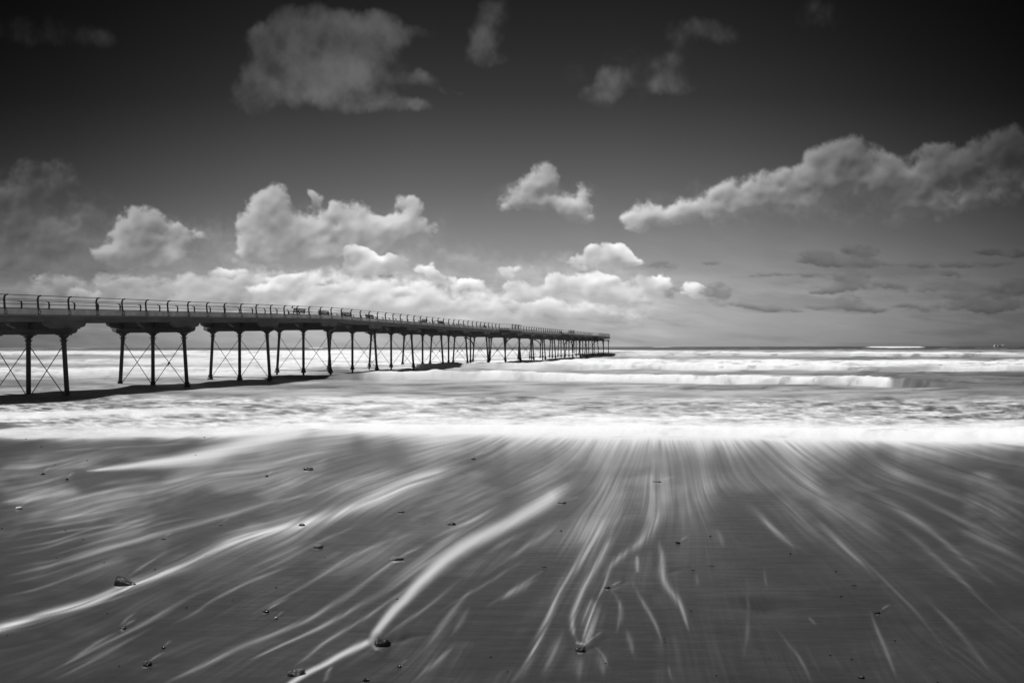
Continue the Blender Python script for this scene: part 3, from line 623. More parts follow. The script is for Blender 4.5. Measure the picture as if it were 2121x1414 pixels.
# rows as fraction from the waterline (0) to the horizon
q0 = 1.0
rows_q = list(np.arange(200, 62, -.8)) + list(np.arange(62, 20, -.42)) + list(np.arange(20, 4, -.2)) + [4 * .9 ** i for i in range(0, 34)]
rows_q = np.array(rows_q)
SXg, SQ = np.meshgrid(sx_, rows_q)
qe = edge_y(SXg) - yh(SXg)                      # squeeze the first rows onto the waterline
SQ = np.where(SQ > 120, 120 + (SQ - 120) * (qe - 120) / 80., SQ)
sy = SQ + yh(SXg)                                # photo row of the still surface
SY = q_to_Y(SQ); SX = (SXg - XC) * SY / F
level = EYE - depth_below_eye(SY)
lq = np.log(SQ)
x = SXg
def band(yt, yb, s_top, s_bot, inten, wob=3.0, seed=0, sc_=140.):
    rough_ = np.clip(1.10 - .75 * sstep(.46, .80, fbm(x / (sc_ * .8), sy / 5. + seed, 4, .6, seed + 300)), 0, 1)
    w = wob * (fbm(x / sc_, sy * 0 + seed * 3.3, 4, .55, seed) - .5) * 2
    a = interp(x, yt) + w; b_ = interp(x, yb) + w * .5
    return sstep(a - s_top * .5, a + s_top * .5, sy) * (1 - sstep(b_ - s_bot * .5, b_ + s_bot * .5, sy)) * interp(x, inten) * (rough_ if s_bot < 5 and wob > 1.05 else 1)
def over(a, b_): return 1 - (1 - a) * (1 - np.clip(b_, 0, 1))
# streaky texture everywhere
tx1 = fbm(x / 90. + sy / 16. + 1.2 * fbm(x / 200., lq * 8, 3, .5, 50), lq * 24., 5, .56, 51)
tx2 = fbm(x / 22. - sy / 14., lq * 44., 4, .6, 57)
tx3 = fbm(x / 260., lq * 9., 4, .55, 63)
basef = interp(sy, [(719, .05), (722.5, .08), (724, .55), (735, .62), (742, .45), (760, .6), (775, .42), (800, .44), (815, .52), (840, .60), (870, .72), (920, .85)])
basef = basef * interp(x, [(-3000, .8), (0, .85), (500, 1.1), (900, 1.15), (1300, 1.1), (1650, .9), (2121, .62), (4000, .5)])
fs = basef * np.clip(.60 + 1.25 * (tx1 - .32) + .6 * (tx3 - .5), 0.08, 1.5)
chop = sstep(812, 835, sy) * (1 - sstep(880, 895, sy))
fs = fs * interp(x, [(-3000,.85),(0,.86),(500,.9),(900,1),(4000,1)]) + chop * interp(x, [(0,1.5),(700,1.1),(1200,.8),(1500,1.1),(2121,1.3)]) * np.clip(tx2 - .50, -.22, .35)
fs = np.clip(fs, 0, 1)
rng = lambda: 0
# far lines of surf
fs = over(fs, band([(-3000,725),(0,725),(300,725),(600,725),(700,723),(1260,725),(1400,726),(1550,728.5),(1800,727.5),(2121,730),(4000,731)], [(0,735),(400,737),(700,742),(1260,738),(1500,735),(2121,738)], 3, 4, [(0,.62),(300,.75),(500,.85),(700,1),(1260,.96),(1420,.75),(1560,.93),(2000,.9),(2121,.72)], 2.2, 71, 90))
fs = over(fs, band([(0,746),(500,738),(800,738),(1260,742),(1500,744),(1700,746),(2121,745)], [(0,752),(500,757),(800,763),(1260,764),(1500,766),(1800,770),(2121,768)], 5, 4, [(0,.55),(400,.7),(560,.9),(800,1),(1260,1),(1600,1),(2121,.92)], 2.6, 74, 160))
fs = over(fs, band([(0,760),(400,761),(560,760),(640,764),(700,772)], [(0,777),(400,778),(560,776),(640,774),(700,773)], 5, 4, [(0,.75),(400,.8),(620,.6),(700,0)], 2, 77, 120))
roll_base = [(500,784),(690,786),(760,788),(900,785),(1050,788),(1250,790),(1400,793),(1700,796),(1850,799),(1960,801),(2200,803)]
fs = over(fs, band([(500,775),(760,770),(900,768),(1050,771),(1250,774),(1400,776),(1700,780),(1850,784)], roll_base, 5, 3, [(540,.3),(690,.0),(735,.05),(775,.95),(850,1),(1700,1),(1900,1),(2200,1)], 1.6, 79, 130) * sstep(8, -8, x - 1864 + (sy - 783) * 1.3 + 10 * (vnoise(x / 12., sy / 3., 94) - .5)))
# breaker standing off the waterline
tx4 = fbm(x / 42. + sy / 25., lq * 22., 4, .55, 52)
gl = interp(x, [(-3000,.4),(0,.42),(400,.48),(640,.85),(800,1),(2121,1),(4000,1)])
fs = over(fs, band([(0,888),(640,872),(900,872),(1300,872),(1700,874),(2121,880),(4000,895)], [(0,960),(4000,990)], 30, 4, [(-3000,.35),(0,.42),(400,.45),(640,.85),(800,1),(4000,1)], 11, 83, 80) * np.clip(.55 + 1.5 * (tx4 - .3), 0, 1.25))
fs = over(fs, band([(0,884),(640,884),(1300,880),(2121,888),(4000,905)], [(0,960),(4000,990)], 18, 4, [(0,.25),(420,.25),(640,.85),(900,1),(4000,1)], 6, 85, 70) * np.clip(.80 + .55 * (tx4 - .3), 0, 1))
fs = over(fs, band([(-3000,850),(0,851),(250,848),(400,842),(520,846)], [(-3000,868),(0,868),(250,864),(400,862),(520,862)], 8, 5, [(-3000,.7),(0,.72),(250,.7),(330,.6),(440,.5),(560,0)], 4, 87, 60))
fs = over(fs, band([(600,826),(700,822),(900,818)], [(600,840),(700,838),(900,834)], 8, 6, [(560,0),(640,.5),(800,.5),(1000,0)], 4, 88, 60) * np.clip(tx2 * 1.8, 0, 1))
# darker slicks
dark = band([(-200,875),(0,876),(55,880)], [(-200,892),(0,890),(55,884)], 5, 4, [(-400,.8),(20,.85),(48,.5),(60,0)], 1, 90)
dark = np.maximum(dark, band([(640,768),(700,762),(760,778)], [(640,786),(700,790),(760,790)], 6, 4, [(520,0),(640,.3),(700,.6),(740,.6),(790,0)], 2, 91))
dark = np.maximum(dark, band([(1850,784),(1900,782),(2121,790)], [(1850,800),(1960,802),(2121,802)], 4, 5, [(1838,0),(1862,.62),(1900,.6),(1990,.35),(2121,.4)], 1, 92) * np.clip(.5 + 1.4 * (vnoise(x / 9. + sy / 4., sy / 14., 93) - .1), 0, 1))
dark = np.maximum(dark, band([(1450,769),(1700,773),(2121,773)], [(1450,777),(1700,780),(2121,790)], 3, 3, [(1350,0),(1500,.2),(1800,.35),(2121,.5)], 2, 93))
dark = np.maximum(dark, band([(960,756),(1050,757)], [(960,767),(1050,767)], 4, 5, [(890,0),(990,.45),(1090,0)], 1, 94))
dark = np.maximum(dark, band([(1190,727),(1260,728),(1300,727)], [(1190,734),(1260,735),(1300,734)], 2, 3, [(1190,0),(1225,.5),(1262,.6),(1300,.3),(1330,0)], 1, 95))
fs = fs * (1 - dark)
# open sea beyond the surf
offs = 1 - sstep(723.6, 726.6, sy - (yh(x) - 718.6) * .6 + 1.2 * (fbm(x / 60., x * 0 + 3, 3, .5, 97) - .5))
offs = offs * interp(x, [(0, .75), (600, .8), (700, .4), (1240, .55), (1290, 1), (2200, 1)])
fs = fs * (1 - offs) + offs * np.clip((fbm(x / 26., lq * 5., 4, .6, 99) - .60) * 1.2, 0, .3)
crest = sstep(.30, .85, fs) * (fbm(x / 22., sy / 3.5, 4, .6, 141) - .5) * interp(SY, [(0, 0), (35, 0), (50, .16), (110, .34), (250, .6), (900, .8)])
bA = band([(1795,717.7),(2000,717.9)], [(1795,720),(1850,721.2),(1915,720.2)], .6, .6, [(1790,0),(1806,1),(1905,1),(1918,0)], .3, 100)
bA = np.maximum(bA, band([(600,719.6)], [(600,721.8)], 1., 1, [(636,0),(645,.8),(664,.8),(672,0)], .3, 101))
bA = np.maximum(bA, band([(0,720.6)], [(0,722.0)], 1., 1, [(-100,.5),(40,.6),(110,.2),(160,.6),(200,0)], .3, 102))
bA = np.maximum(bA, band([(1240,718)], [(1240,719.4)], 1., 1, [(1345,0),(1360,.6),(1385,.5),(1400,0)], .3, 103))
lip = np.clip(1 - 1.1 * sstep(.56, .80, fbm(x / 38. + sy / 9., sy / 3.2, 4, .6, 143)), .35, 1)
fs = fs * np.where(SY > 42, interp(x, [(0, .55), (500, .4), (800, .25), (1200, .3), (1500, .6), (2121, .8)]) * lip + 1 - interp(x, [(0, .55), (500, .4), (800, .25), (1200, .3), (1500, .6), (2121, .8)]), 1)
fs = np.clip(np.maximum(fs, bA), 0, 1)
# heights: rollers as ridges along the shore
def ridge(base_pts, back, h, seed, sc_=45.):
    b_ = interp(x, base_pts) - yh(x)
    b_ = b_ + 2.0 * (fbm(x / 130., x * 0 + seed, 3, .5, seed) - .5)
    Yb = q_to_Y(b_); t = (SY - Yb)                   # metres behind the foot of the wave
    front = sstep(0, back * .22, t); rear = 1 - sstep(back * .22, back, t)
    return interp(x, h) * np.where(t < back * .22, front, rear) * (.72 + .56 * fbm(x / sc_, x * 0 + seed, 4, .55, seed + 5))
swell = .42 * (fbm(SX / 7., SY / 3.6, 4, .5, 111) - .5) * sstep(20, 36, SY) + .03 * (fbm(SX / 2.6, SY / 1.2, 3, .5, 112) - .5) * sstep(15, 22, SY)
swell = swell + .55 * (fbm(SX / 120. + 9, SY / 38., 3, .5, 113) - .5) * sstep(110, 300, SY) + .5 * (fbm(SX / 160., SY / 70., 3, .5, 115) - .5) * sstep(350, 800, SY)
z = level + swell
z = z + ridge(roll_base, 7.0, [(480,.0),(600,.36),(700,.36),(760,.60),(1000,.62),(1250,.54),(1700,.46),(1850,.50),(1885,.44),(1960,.24),(2150,0)], 121, 80.)
z = z + ridge([(0,777),(400,778),(700,774)], 7.0, [(-500,.2),(0,.26),(400,.26),(600,.12),(700,0)], 122)
z = z + ridge([(0,752),(500,757),(800,763),(1260,764),(1500,766),(1800,770),(2121,768),(4000,770)], 10., [(-1000,.2),(0,.25),(700,.36),(1000,.62),(1260,.55),(1500,.5),(2121,.50),(4000,.4)], 123, 70.)
z = z + ridge([(0,736),(400,737),(700,741),(1260,738),(1500,736),(2121,738),(4000,738)], 22., [(-1000,.3),(0,.35),(700,.55),(1050,.9),(1240,.95),(1300,.6),(2121,.45),(4000,.4)], 124, 60.)
z = z + ridge([(640,890),(900,897),(1300,903),(2121,914),(4000,945)], 3.2, [(420,0),(660,.05),(900,.11),(1500,.12),(2121,.13),(4000,.12)], 125, 170.)
z = z + ridge([(-3000,868),(0,868),(250,864),(400,862),(520,862)], 1.6, [(-3000,.07),(0,.07),(250,.08),(400,.09),(560,0)], 126)
z = z + bA * 1.3 + crest
rag = sstep(.35, .8, fs) * .03 * (fbm(x / 9., lq * 70., 3, .6, 131) - .5) * sstep(10, 16, SY)
z = z + rag
tap = sstep(0, 1.6, SY - q_to_Y(qe)); z = level - .004 + (z - level + .02) * tap
sea = grid_object('sea', SX, SY, z, {'foam': fs}, M['sea'])

# ------------------------------------------------------------------ helpers for built things
class MB:
    def __init__(s): s.v = []; s.f = []
    def quad_prism(s, a, b):      # two rings of equal length
        n = len(a); o = len(s.v); s.v += list(a) + list(b)
        s.f += [[o + i, o + (i + 1) % n, o + n + (i + 1) % n, o + n + i] for i in range(n)]
        s.f.append([o + i for i in range(n)][::-1]); s.f.append([o + n + i for i in range(n)])
        return s
    def box(s, x0, x1, y0, y1, z0, z1, z0b=None, z1b=None):      # z*b: heights at y1 (sloping box)
        z0b = z0 if z0b is None else z0b; z1b = z1 if z1b is None else z1b
        return s.quad_prism([(x0, y0, z0), (x1, y0, z0), (x1, y0, z1), (x0, y0, z1)], [(x0, y1, z0b), (x1, y1, z0b), (x1, y1, z1b), (x0, y1, z1b)])
    def tube(s, pts, rs, n=8, sq=None):
        pts = [Vector(p) for p in pts]; rings = []
        if not hasattr(rs, '__len__'): rs = [rs] * len(pts)
        up0 = None
        for i, p in enumerate(pts):
            t = (pts[min(i + 1, len(pts) - 1)] - pts[max(i - 1, 0)]).normalized()
            if up0 is None:
                up0 = Vector((0, 1, 0)) if abs(t.y) < .9 else Vector((1, 0, 0))
            a = t.cross(up0).normalized(); b = a.cross(t).normalized()
            ra, rb = (rs[i], rs[i]) if sq is None else (rs[i], rs[i] * sq)
            rings.append([p + a * ra * math.cos(2 * math.pi * k / n) + b * rb * math.sin(2 * math.pi * k / n) for k in range(n)])
        o = len(s.v)
        for r in rings: s.v += [tuple(q) for q in r]
        for i in range(len(rings) - 1):
            s.f += [[o + i * n + k, o + i * n + (k + 1) % n, o + (i + 1) * n + (k + 1) % n, o + (i + 1) * n + k] for k in range(n)]
        s.f.append([o + k for k in range(n)][::-1]); s.f.append([o + (len(rings) - 1) * n + k for k in range(n)])
        return s
    def extrude(s, poly, axis_, a, b):      # poly in (x,z) extruded along y, or (y,z) along x
        if axis_ == 'y': return s.quad_prism([(p[0], a, p[1]) for p in poly], [(p[0], b, p[1]) for p in poly])
        return s.quad_prism([(a, p[0], p[1]) for p in poly], [(b, p[0], p[1]) for p in poly])
    def build(s, name, mat, parent=None, smooth=False, loc=None):
        me = bpy.data.meshes.new(name); me.from_pydata([tuple(v) for v in s.v], [], s.f)
        if smooth:
            for p in me.polygons: p.use_smooth = True
            try: me.set_sharp_from_angle(angle=R_(40))
            except Exception: pass
        me.materials.append(mat); me.update()
        o = bpy.data.objects.new(name, me); col.objects.link(o)
        if parent: o.parent = parent
        if loc: o.location = loc
        return o
def tag(o, label=None, cat=None, group=None, kind=None):
    for k, v in (('label', label), ('category', cat), ('group', group), ('kind', kind)):
        if v: o[k] = v
    return o
def empty(name, loc, rz=0.):
    o = bpy.data.objects.new(name, None); col.objects.link(o); o.location = loc; o.rotation_euler = (0, 0, rz); o.empty_display_size = .3
    return o
def copy_thing(o, parent=None):
    c = o.copy(); col.objects.link(c)
    if parent: c.parent = parent
    for ch in [k for k in bpy.data.objects if k.parent == o]: copy_thing(ch, c)
    return c

# ------------------------------------------------------------------ the pier
L = 9.0
TH = math.atan(0.3136)
ddir = Vector((math.sin(TH), math.cos(TH), 0)); edir = Vector((math.cos(TH), -math.sin(TH), 0))
PN0, PD, HW = 3.24, 3.996, 0.3025
root_loc = ddir * (PN0 * L) - edir * (PD * L)
pier = empty('pier', root_loc, -TH)
tag(pier, 'long dark seaside pier on cast iron trestles running out into the surf', 'pier')
XM, XB = -HW * L, -2 * HW * L
NEND = 20
U0, UE = -1.45 * L, (NEND + .12) * L
def to_px(u, X, z):
    w = root_loc + ddir * u + edir * X
    return XC + F * w.x / w.y, YH0 - F * (z - EYE) / w.y
def u_for(xpx, X):
    a, b = U0 * 3, 2000.
    for _ in range(60):
        m = (a + b) / 2
        if to_px(m, X, 0)[0] < xpx: a = m
        else: b = m
    return a
def RT(u):                      # height of the hand rail above the sea
    return EYE + 3.80 + min(0.0, .0325 * (u - 27.0)) + 0.0012 * max(0, u - 27)
US_ = [U0, 27.0, UE]
XF, XK = .20, .34               # faces of girder and kerb
XL = XB - .20
XLK = XB - .34
def run_box(mb, x0, x1, t0, t1, ua=None, ub=None):
    us = [U0 if ua is None else ua] + ([27.0] if (ua is None or ua < 27) and (ub is None or ub > 27) else []) + [UE if ub is None else ub]
    for a, b in zip(us[:-1], us[1:]):
        mb.box(x0, x1, a, b, RT(a) + t0, RT(a) + t1, RT(b) + t0, RT(b) + t1)
    return mb
PLAT = [(9, 3.3), (14, 3.3)]
PX = 1.75
# deck, girders, kerbs
run_box(MB(), XLK + .02, XK - .02, -1.10, -1.025).build('deck', M['boards'], pier)
for x0 in (XF - .28, XM - .14, XL):
    run_box(MB(), x0, x0 + .28, -1.43, -1.103).build('girder', M['girder'], pier)
def kerb_segments():
    out = []; last = U0
    for n_, hl in PLAT:
        out.append((last, n_ * L - hl)); last = n_ * L + hl
    out.append((last, (NEND - 2.1) * L)); return out
for side_x in ((XK - .22, XK), (XLK, XLK + .22)):
    mb = MB()
    for a, b in kerb_segments():
        # weathered lengths with fine joints
        u = a
        while u < b - .01:
            v = min(b, (math.floor((u + 1e-6 + 1.6) / 5.4) + 1) * 5.4 - 1.6)
            cuts = [u] + ([27.0] if u < 27 < v else []) + [v]
            for p, q_ in zip(cuts[:-1], cuts[1:]):
                mb.box(side_x[0], side_x[1], p + .006, q_ - .006, RT(p) - 1.02, RT(p) - .74 , RT(q_) - 1.02, RT(q_) - .74)
                mb.build('kerb', M['concrete'], pier); mb = MB()
            u = v
# saddles, crossheads, columns
def saddle_poly(u, hl=1.25):
    zt, zb = RT(u) - 1.432, RT(u) - 1.82
    pts = [(u - hl, zt), (u + hl, zt)]
    for k in range(6):
        a = k / 5 * math.pi / 2; pts.append((u + hl - .30 * (1 - math.cos(a)) , zt - .06 - .22 * math.sin(a)))
    pts += [(u + hl - .42, zb), (u - hl + .42, zb)]
    for k in range(5, -1, -1):
        a = k / 5 * math.pi / 2; pts.append((u - hl + .30 * (1 - math.cos(a)), zt - .06 - .22 * math.sin(a)))
    return pts
def crosshead_poly(xa, xb, zt, zb):
    pts = [(xa, zt), (xb, zt)]
    for k in range(7):
        a = k / 6 * math.pi / 2; pts.append((xb - .32 * (1 - math.cos(a)), zt - .03 - (zt - zb - .03) * .85 * math.sin(a)))
    pts += [(xb - .42, zb), (xa + .42, zb)]
    for k in range(6, -1, -1):
        a = k / 6 * math.pi / 2; pts.append((xa + .32 * (1 - math.cos(a)), zt - .03 - (zt - zb - .03) * .85 * math.sin(a)))
    return pts
col_rad = .118
def column(u, X, lean, zt, zc, has_collar, batter_z=0.):
    zbot = -1.6
    H = zt - zc
    mb = MB()
    pts = [(X, u, zt - .02), (X + lean * .05, u, zt - .4), (X + lean, u, zc)]
    mb.tube(pts, [col_rad, col_rad, col_rad * 1.08], 12)
    xe = X + lean * (zt - zbot) / (zt - zc)
    if has_collar: mb.tube([(X + lean, u, zc + .01), (xe, u, zbot)], [col_rad * .86, col_rad * .86], 12)
    else: mb.tube([(X + lean, u, zc + .01), (xe, u, zbot)], [col_rad * 1.07, col_rad * 1.07], 12)
    c = mb.build('column', M['iron'], pier, True)
    cp = MB()
    cp.box(X - .30, X + .30, u - .26, u + .26, zt - .005, zt + .05)
    cp.tube([(X, u, zt - .004), (X, u, zt - .08), (X, u, zt - .18), (X, u, zt - .26), (X, u, zt - .28)], [.27, .25, .15, .125, .15], 12)
    cp.tube([(X, u, zt - .29), (X, u, zt - .36)], [.155, .15], 12)
    for s in (-1, 1):
        cp.tube([(X + s * .10, u, zt - .52), (X + s * .20, u, zt - .40), (X + s * .30, u, zt - .24)], .018, 5)
    cp.tube([(X, u, zt - .50), (X, u, zt - .58)], [.15, .15], 12)
    cp.build('capital', M['iron'], c, True)
    if has_collar:
        cl = MB()
        cl.tube([(X + lean, u, zc + .28), (X + lean, u, zc + .24), (X + lean * 1.03, u, zc + .02), (X + lean * 1.05, u, zc - .02), (X + lean * 1.06, u, zc - .14), (X + lean * 1.07, u, zc - .17)], [.13, .165, .175, .24, .24, .12], 12)
        cl.build('collar', M['iron'], c, True)
    return c
COLLAR = {-1: -.1, 0: -.05, 1: .10, 2: .20}
trestles = list(range(-1, NEND + 1))
for n in trestles:
    u = n * L; r = RT(u); wide = n in (9, 14) or n >= NEND - 2
    for x0 in (XF - .29, XM - .13, XL - .01):
        mb = MB(); mb.extrude(saddle_poly(u), 'x', x0 + .02, x0 + .28)
        mb.build('saddle', M['girder'], pier)
    zt = r - 2.13
    MB().extrude([(XL + .1, r - 1.434), (XF - .1, r - 1.434), (XF - .1, r - 1.822), (XL + .1, r - 1.822)], 'y', u - .12, u + .12).build('cross_beam', M['timber'], pier)
    xa, xb = (XB - .85, .85) if not wide else (XB - 2.1, 2.1)
    MB().extrude(crosshead_poly(xa, xb, r - 1.824, zt), 'y', u - .17, u + .17).build('crosshead_beam', M['timber'], pier)
    cap = MB()
    cap.extrude([(xa - .02, r - 1.84), (xa + .42, r - 1.84), (xa + .42, zt + .02), (xa + .30, zt + .03), (xa + .06, zt + .16)], 'y', u - .185, u + .185).build('beam_end', M['baked_sun'], pier)  # pale cap paints the sunlit look of the crosshead's back end
    zc = COLLAR.get(n, .48); hc = n >= 1
    lean = .26
    for X, ln in ((0, lean), (XM, 0), (XB, -lean)):
        column(u, X, ln, zt - .05, zc, hc)
    if n >= NEND - 1:
        for X in (1.75, XB - 1.75): column(u, X, 0, zt - .05, zc, hc)
    # crossed tie rods, one object each
    for (xa_, la), (xb_, lb) in (((0, lean), (XM, 0)), ((XM, 0), (XB, -lean))):
        zt2, zb2 = zt - .66, zc + (.10 if hc else .02)
        for sg, (p, q_) in ((1, ((xa_ - .1, zt2), (xb_ + lb + .1, zb2))), (-1, ((xb_ + .1, zt2), (xa_ + la - .1, zb2)))):
            MB().tube([(p[0], u + .03 * sg, p[1]), (q_[0], u + .03 * sg, q_[1])], .024, 6).build('tie_rod', M['iron'], pier)
        if n >= 6 or n == 1:
            xm = (xa_ + xb_ + (la + lb) / 2) / 2; zm = (zt2 + zb2) / 2 - .02
            if n == 1 and xa_ != 0: continue
            mb = MB(); rr = random.Random(n * 7 + int(xa_ * 3))
            mb.tube([(xm - .09, u, zm + .02), (xm, u, zm + .05), (xm + .09, u, zm)], [.03, .07, .03], 7)
            for k in range(4): mb.tube([(xm, u, zm), (xm + rr.uniform(-.16, .16), u + rr.uniform(-.06, .06), zm + rr.uniform(-.2, .12))], [.035, .012], 5)
            mb.build('brace_knot', M['weed'], pier)
        if n >= 2:
            MB().tube([(xa_ + la, u, zc + .06), (xb_ + lb, u, zc + .06)], .032, 6).build('strut', M['iron'], pier)
    if n in (9, 14, NEND - 2):
        for sx0, sg in ((0, 1), (XB, -1)):
            pts = []; rs = []
            for k in range(9):
                a = k / 8 * math.pi / 2
                pts.append((sx0 + sg * (.12 + 1.75 * (1 - math.cos(a))), u, zt - 1.75 * (1 - math.sin(a)) - .08)); rs.append(.11)
            MB().tube(pts, rs, 6, 1.3).build('knee_brace', M['iron'], pier)
    # short diaphragms between the girders
    if n < NEND:
        for k in (1, 2, 3):
            uu = u + k * L / 4; rr_ = RT(uu)
            poly = [(XL + .3, rr_ - 1.15), (XF - .3, rr_ - 1.15), (XF - .3, rr_ - 1.34), (XF - .7, rr_ - 1.40), (XM + .5, rr_ - 1.40), (XM, rr_ - 1.36), (XM - .5, rr_ - 1.40), (XL + .7, rr_ - 1.40), (XL + .3, rr_ - 1.34)]
            MB().extrude(poly, 'y', uu - .07, uu + .07).build('joist', M['timber'], pier)
# platforms that swell out on both sides
def platform(ua, ub, sgn):
    xi, xo = (XK - .01, PX + .30) if sgn > 0 else (XLK + .01, XLK - (PX - .04))
    x0, x1 = min(xi, xo), max(xi, xo)
    um = (ua + ub) / 2; r = RT(um)
    p = MB().box(x0, x1, ua, ub, r - 1.10, r - 1.022).build('platform_deck', M['boards'], pier)
    f = MB()
    f.box(xo - .08 * sgn if sgn > 0 else xo, xo if sgn > 0 else xo + .08, ua, ub, r - 1.50, r - 1.104)
    f.box(x0, x1 - .09 if sgn > 0 else x1, ua, ua + .12, r - 1.50, r - 1.104); f.box(x0 if sgn > 0 else x0 + .09, x1 - (.09 if sgn > 0 else 0), ub - .12, ub, r - 1.50, r - 1.104)
    f.build('fascia', M['timber'], p)
    k = MB(); a, b = (xo - .2, xo) if sgn > 0 else (xo, xo + .2)
    k.box(a, b, ua, ub, r - 1.018, r - .74)
    for q_ in (ua, ub - .2): k.box(xi if sgn > 0 else b + .003, a - .003 if sgn > 0 else xi, q_, q_ + .2, r - 1.018, r - .74)
    k.build('kerb', M['concrete'], p)
    return xo
for n_, hl in PLAT:
    for sgn in (1, -1): platform(n_ * L - hl, n_ * L + hl, sgn)
for sgn in (1, -1): platform((NEND - 2.1) * L, UE, sgn)
MB().box(XLK - PX, PX + .3, UE + .003, UE + .2, RT(UE) - 1.45, RT(UE) - .74).build('end_kerb', M['timber'], pier)
# rail posts
def post_mesh(tip=.20, name='rail_post'):
    mb = MB()
    pts = [(0, 0, -1.03), (0, 0, -.45), (-.02, 0, -.26), (0.0, 0, -.13), (.06, 0, -.045), (.13, 0, -.012), (.20, 0, -.012)]
    mb.tube(pts, [.045, .062, .068, .062, .054, .044, .042], 6, .7)
    mb.tube([(.17, 0, -.012), (.215, 0, -.012)], [.045, .045], 6)
    mb.tube([(.03, 0, -.32), (.07, 0, -.62), (.12, 0, -.78), (.20, 0, -.90), (.17, 0, -1.0), (.10, 0, -1.045)], .017, 5)
    mb.tube([(-.01, 0, -1.02), (.16, 0, -1.02)], .022, 5)
    me = bpy.data.meshes.new(name); me.from_pydata(mb.v, [], mb.f); me.materials.append(M['iron'])
    for p in me.polygons: p.use_smooth = True
    return me, mb
pm, pmb = post_mesh()
posts = []          # (u, X, sign)
SP = L / 5
u_first = u_for(143, XK)
k = math.ceil((U0 - u_first) / SP)
inplat = lambda u: any(abs(u - n_ * L) < hl for n_, hl in PLAT) or u > (NEND - 2.1) * L
while u_first + k * SP < UE:
    u = u_first + k * SP; k += 1
    off = (PX - .04) if inplat(u) else 0
    posts.append((u, XK - .03 + off, 1)); posts.append((u, XLK + .03 - off, -1))
posts.sort(key=lambda p: (root_loc + ddir * p[0] + edir * p[1]).length)
for (u, X, s) in posts[:100]:
    o = bpy.data.objects.new('rail_post', pm); col.objects.link(o); o.parent = pier
    o.location = (X, u, RT(u)); o.rotation_euler = (0, 0, 0 if s > 0 else math.pi)
mb = MB()
for (u, X, s) in posts[100:]:
    o0 = len(mb.v); mb.v += [(X + s * v[0], u + s * v[1], RT(u) + v[2]) for v in pmb.v]; mb.f += [[i + o0 for i in f] for f in pmb.f]
tag(mb.build('rail_post', M['iron'], pier), kind='stuff')
# rails following the deck, with the swellings
def rail_path(s, z, inset):
    base = (XK - .03 + inset) if s > 0 else (XLK + .03 - inset); off = (PX - .04) * s
    pts = [(base, U0, RT(U0) + z), (base, 27, RT(27) + z)]
    for n_, hl in PLAT:
        a, b = n_ * L - hl, n_ * L + hl
        pts += [(base, a - .05, RT(a) + z), (base + off, a + .05, RT(a) + z), (base + off, b - .05, RT(b) + z), (base, b + .05, RT(b) + z)]
    a = (NEND - 2.1) * L
    pts += [(base, a - .05, RT(a) + z), (base + off, a + .05, RT(a) + z), (base + off, UE, RT(UE) + z)]
    return pts
for s in (1, -1):
    for z_, ins, rr in ((-.012, .17, .019), (-.22, .0, .015), (-.48, .0, .016), (-.72, .0, .013)):
        mb = MB(); pts = rail_path(s, z_, ins)
        for a, b in zip(pts[:-1], pts[1:]): mb.tube([a, b], rr, 5)
        mb.build('handrail', M['iron'], pier)
mb = MB()
for z_ in (-.012, -.22, -.48, -.72): mb.tube([(XLK - PX, UE, RT(UE) + z_), (PX + .3, UE, RT(UE) + z_)], .014, 5)
mb.build('handrail', M['iron'], pier)
# white screens on the platforms
def screen(x, ua, ub, h=.95, holes=0):
    r = RT((ua + ub) / 2); mb = MB(); w = ub - ua
    mb.box(x - .02, x + .02, ua, ub, r - .98, r - 1.0 + h)
    for k in range(int(w / .9) + 1): mb.box(x + .022, x + .07, ua + k * .9, ua + k * .9 + .05, r - 1.0, r - 1.0 + h + .03)
    return mb.build('wind_screen', M['white'], pier)
for n_, hl in PLAT: screen(XLK - PX + .35, n_ * L - hl + .3, n_ * L + hl - .3)
screen(XLK - PX + .35, (NEND - 2.0) * L, (NEND - 1.2) * L); screen(XLK - PX + .35, (NEND - .7) * L, (NEND - .2) * L)

# ------------------------------------------------------------------ benches on the deck
def make_bench():
    b = empty('bench', (0, 0, 0))
    LN = 1.9; h = LN / 2
    s = MB()
    for i in range(4): s.box(.02 + i * .115, .12 + i * .115, -h, h, .43, .46)
    s.build('seat', M['timber'], b)
    bk = MB()
    for z0 in (.58, .72, .86): bk.extrude([(-.03 - (z0 - .45) * .25, z0), (-.005 - (z0 - .45) * .25, z0), (-.035 - (z0 - .45) * .25, z0 + .11), (-.06 - (z0 - .45) * .25, z0 + .11)], 'y', -h, h)
    bk.build('backrest', M['timber'], b)
    for sy_ in (-h + .12, h - .12):
        MB().box(.40, .46, sy_ - .03, sy_ + .03, 0, .428).build('leg', M['iron'], b)
        MB().tube([(-.02, sy_, 0), (-.02, sy_, .44), (-.165, sy_, .98)], [.035, .035, .03], 6).build('leg', M['iron'], b)
        MB().tube([(-.06, sy_, .66), (.30, sy_, .68), (.45, sy_, .62), (.44, sy_, .44)], .025, 6).build('armrest', M['iron'], b)
    return b
bench0 = make_bench()
BEN = [  # left edge pixel, facing (+1 towards the beach side), label
 (604, -1, 'slatted bench with a small bird on its back, nearest to the shore on the pier'),
 (660, 1, 'slatted bench standing tall just past the bend of the pier deck'),
 (704, -1, 'low looking slatted bench second after the bend of the deck, seen as a thin bar'),
 (757, 1, 'slatted bench with back and seat both showing, between the low bench and the far benches'),
 (870, -1, 'small distant slatted bench just before the leaning barrier frame'),
 (909, 1, 'distant slatted bench right after the leaning barrier frame'),
]
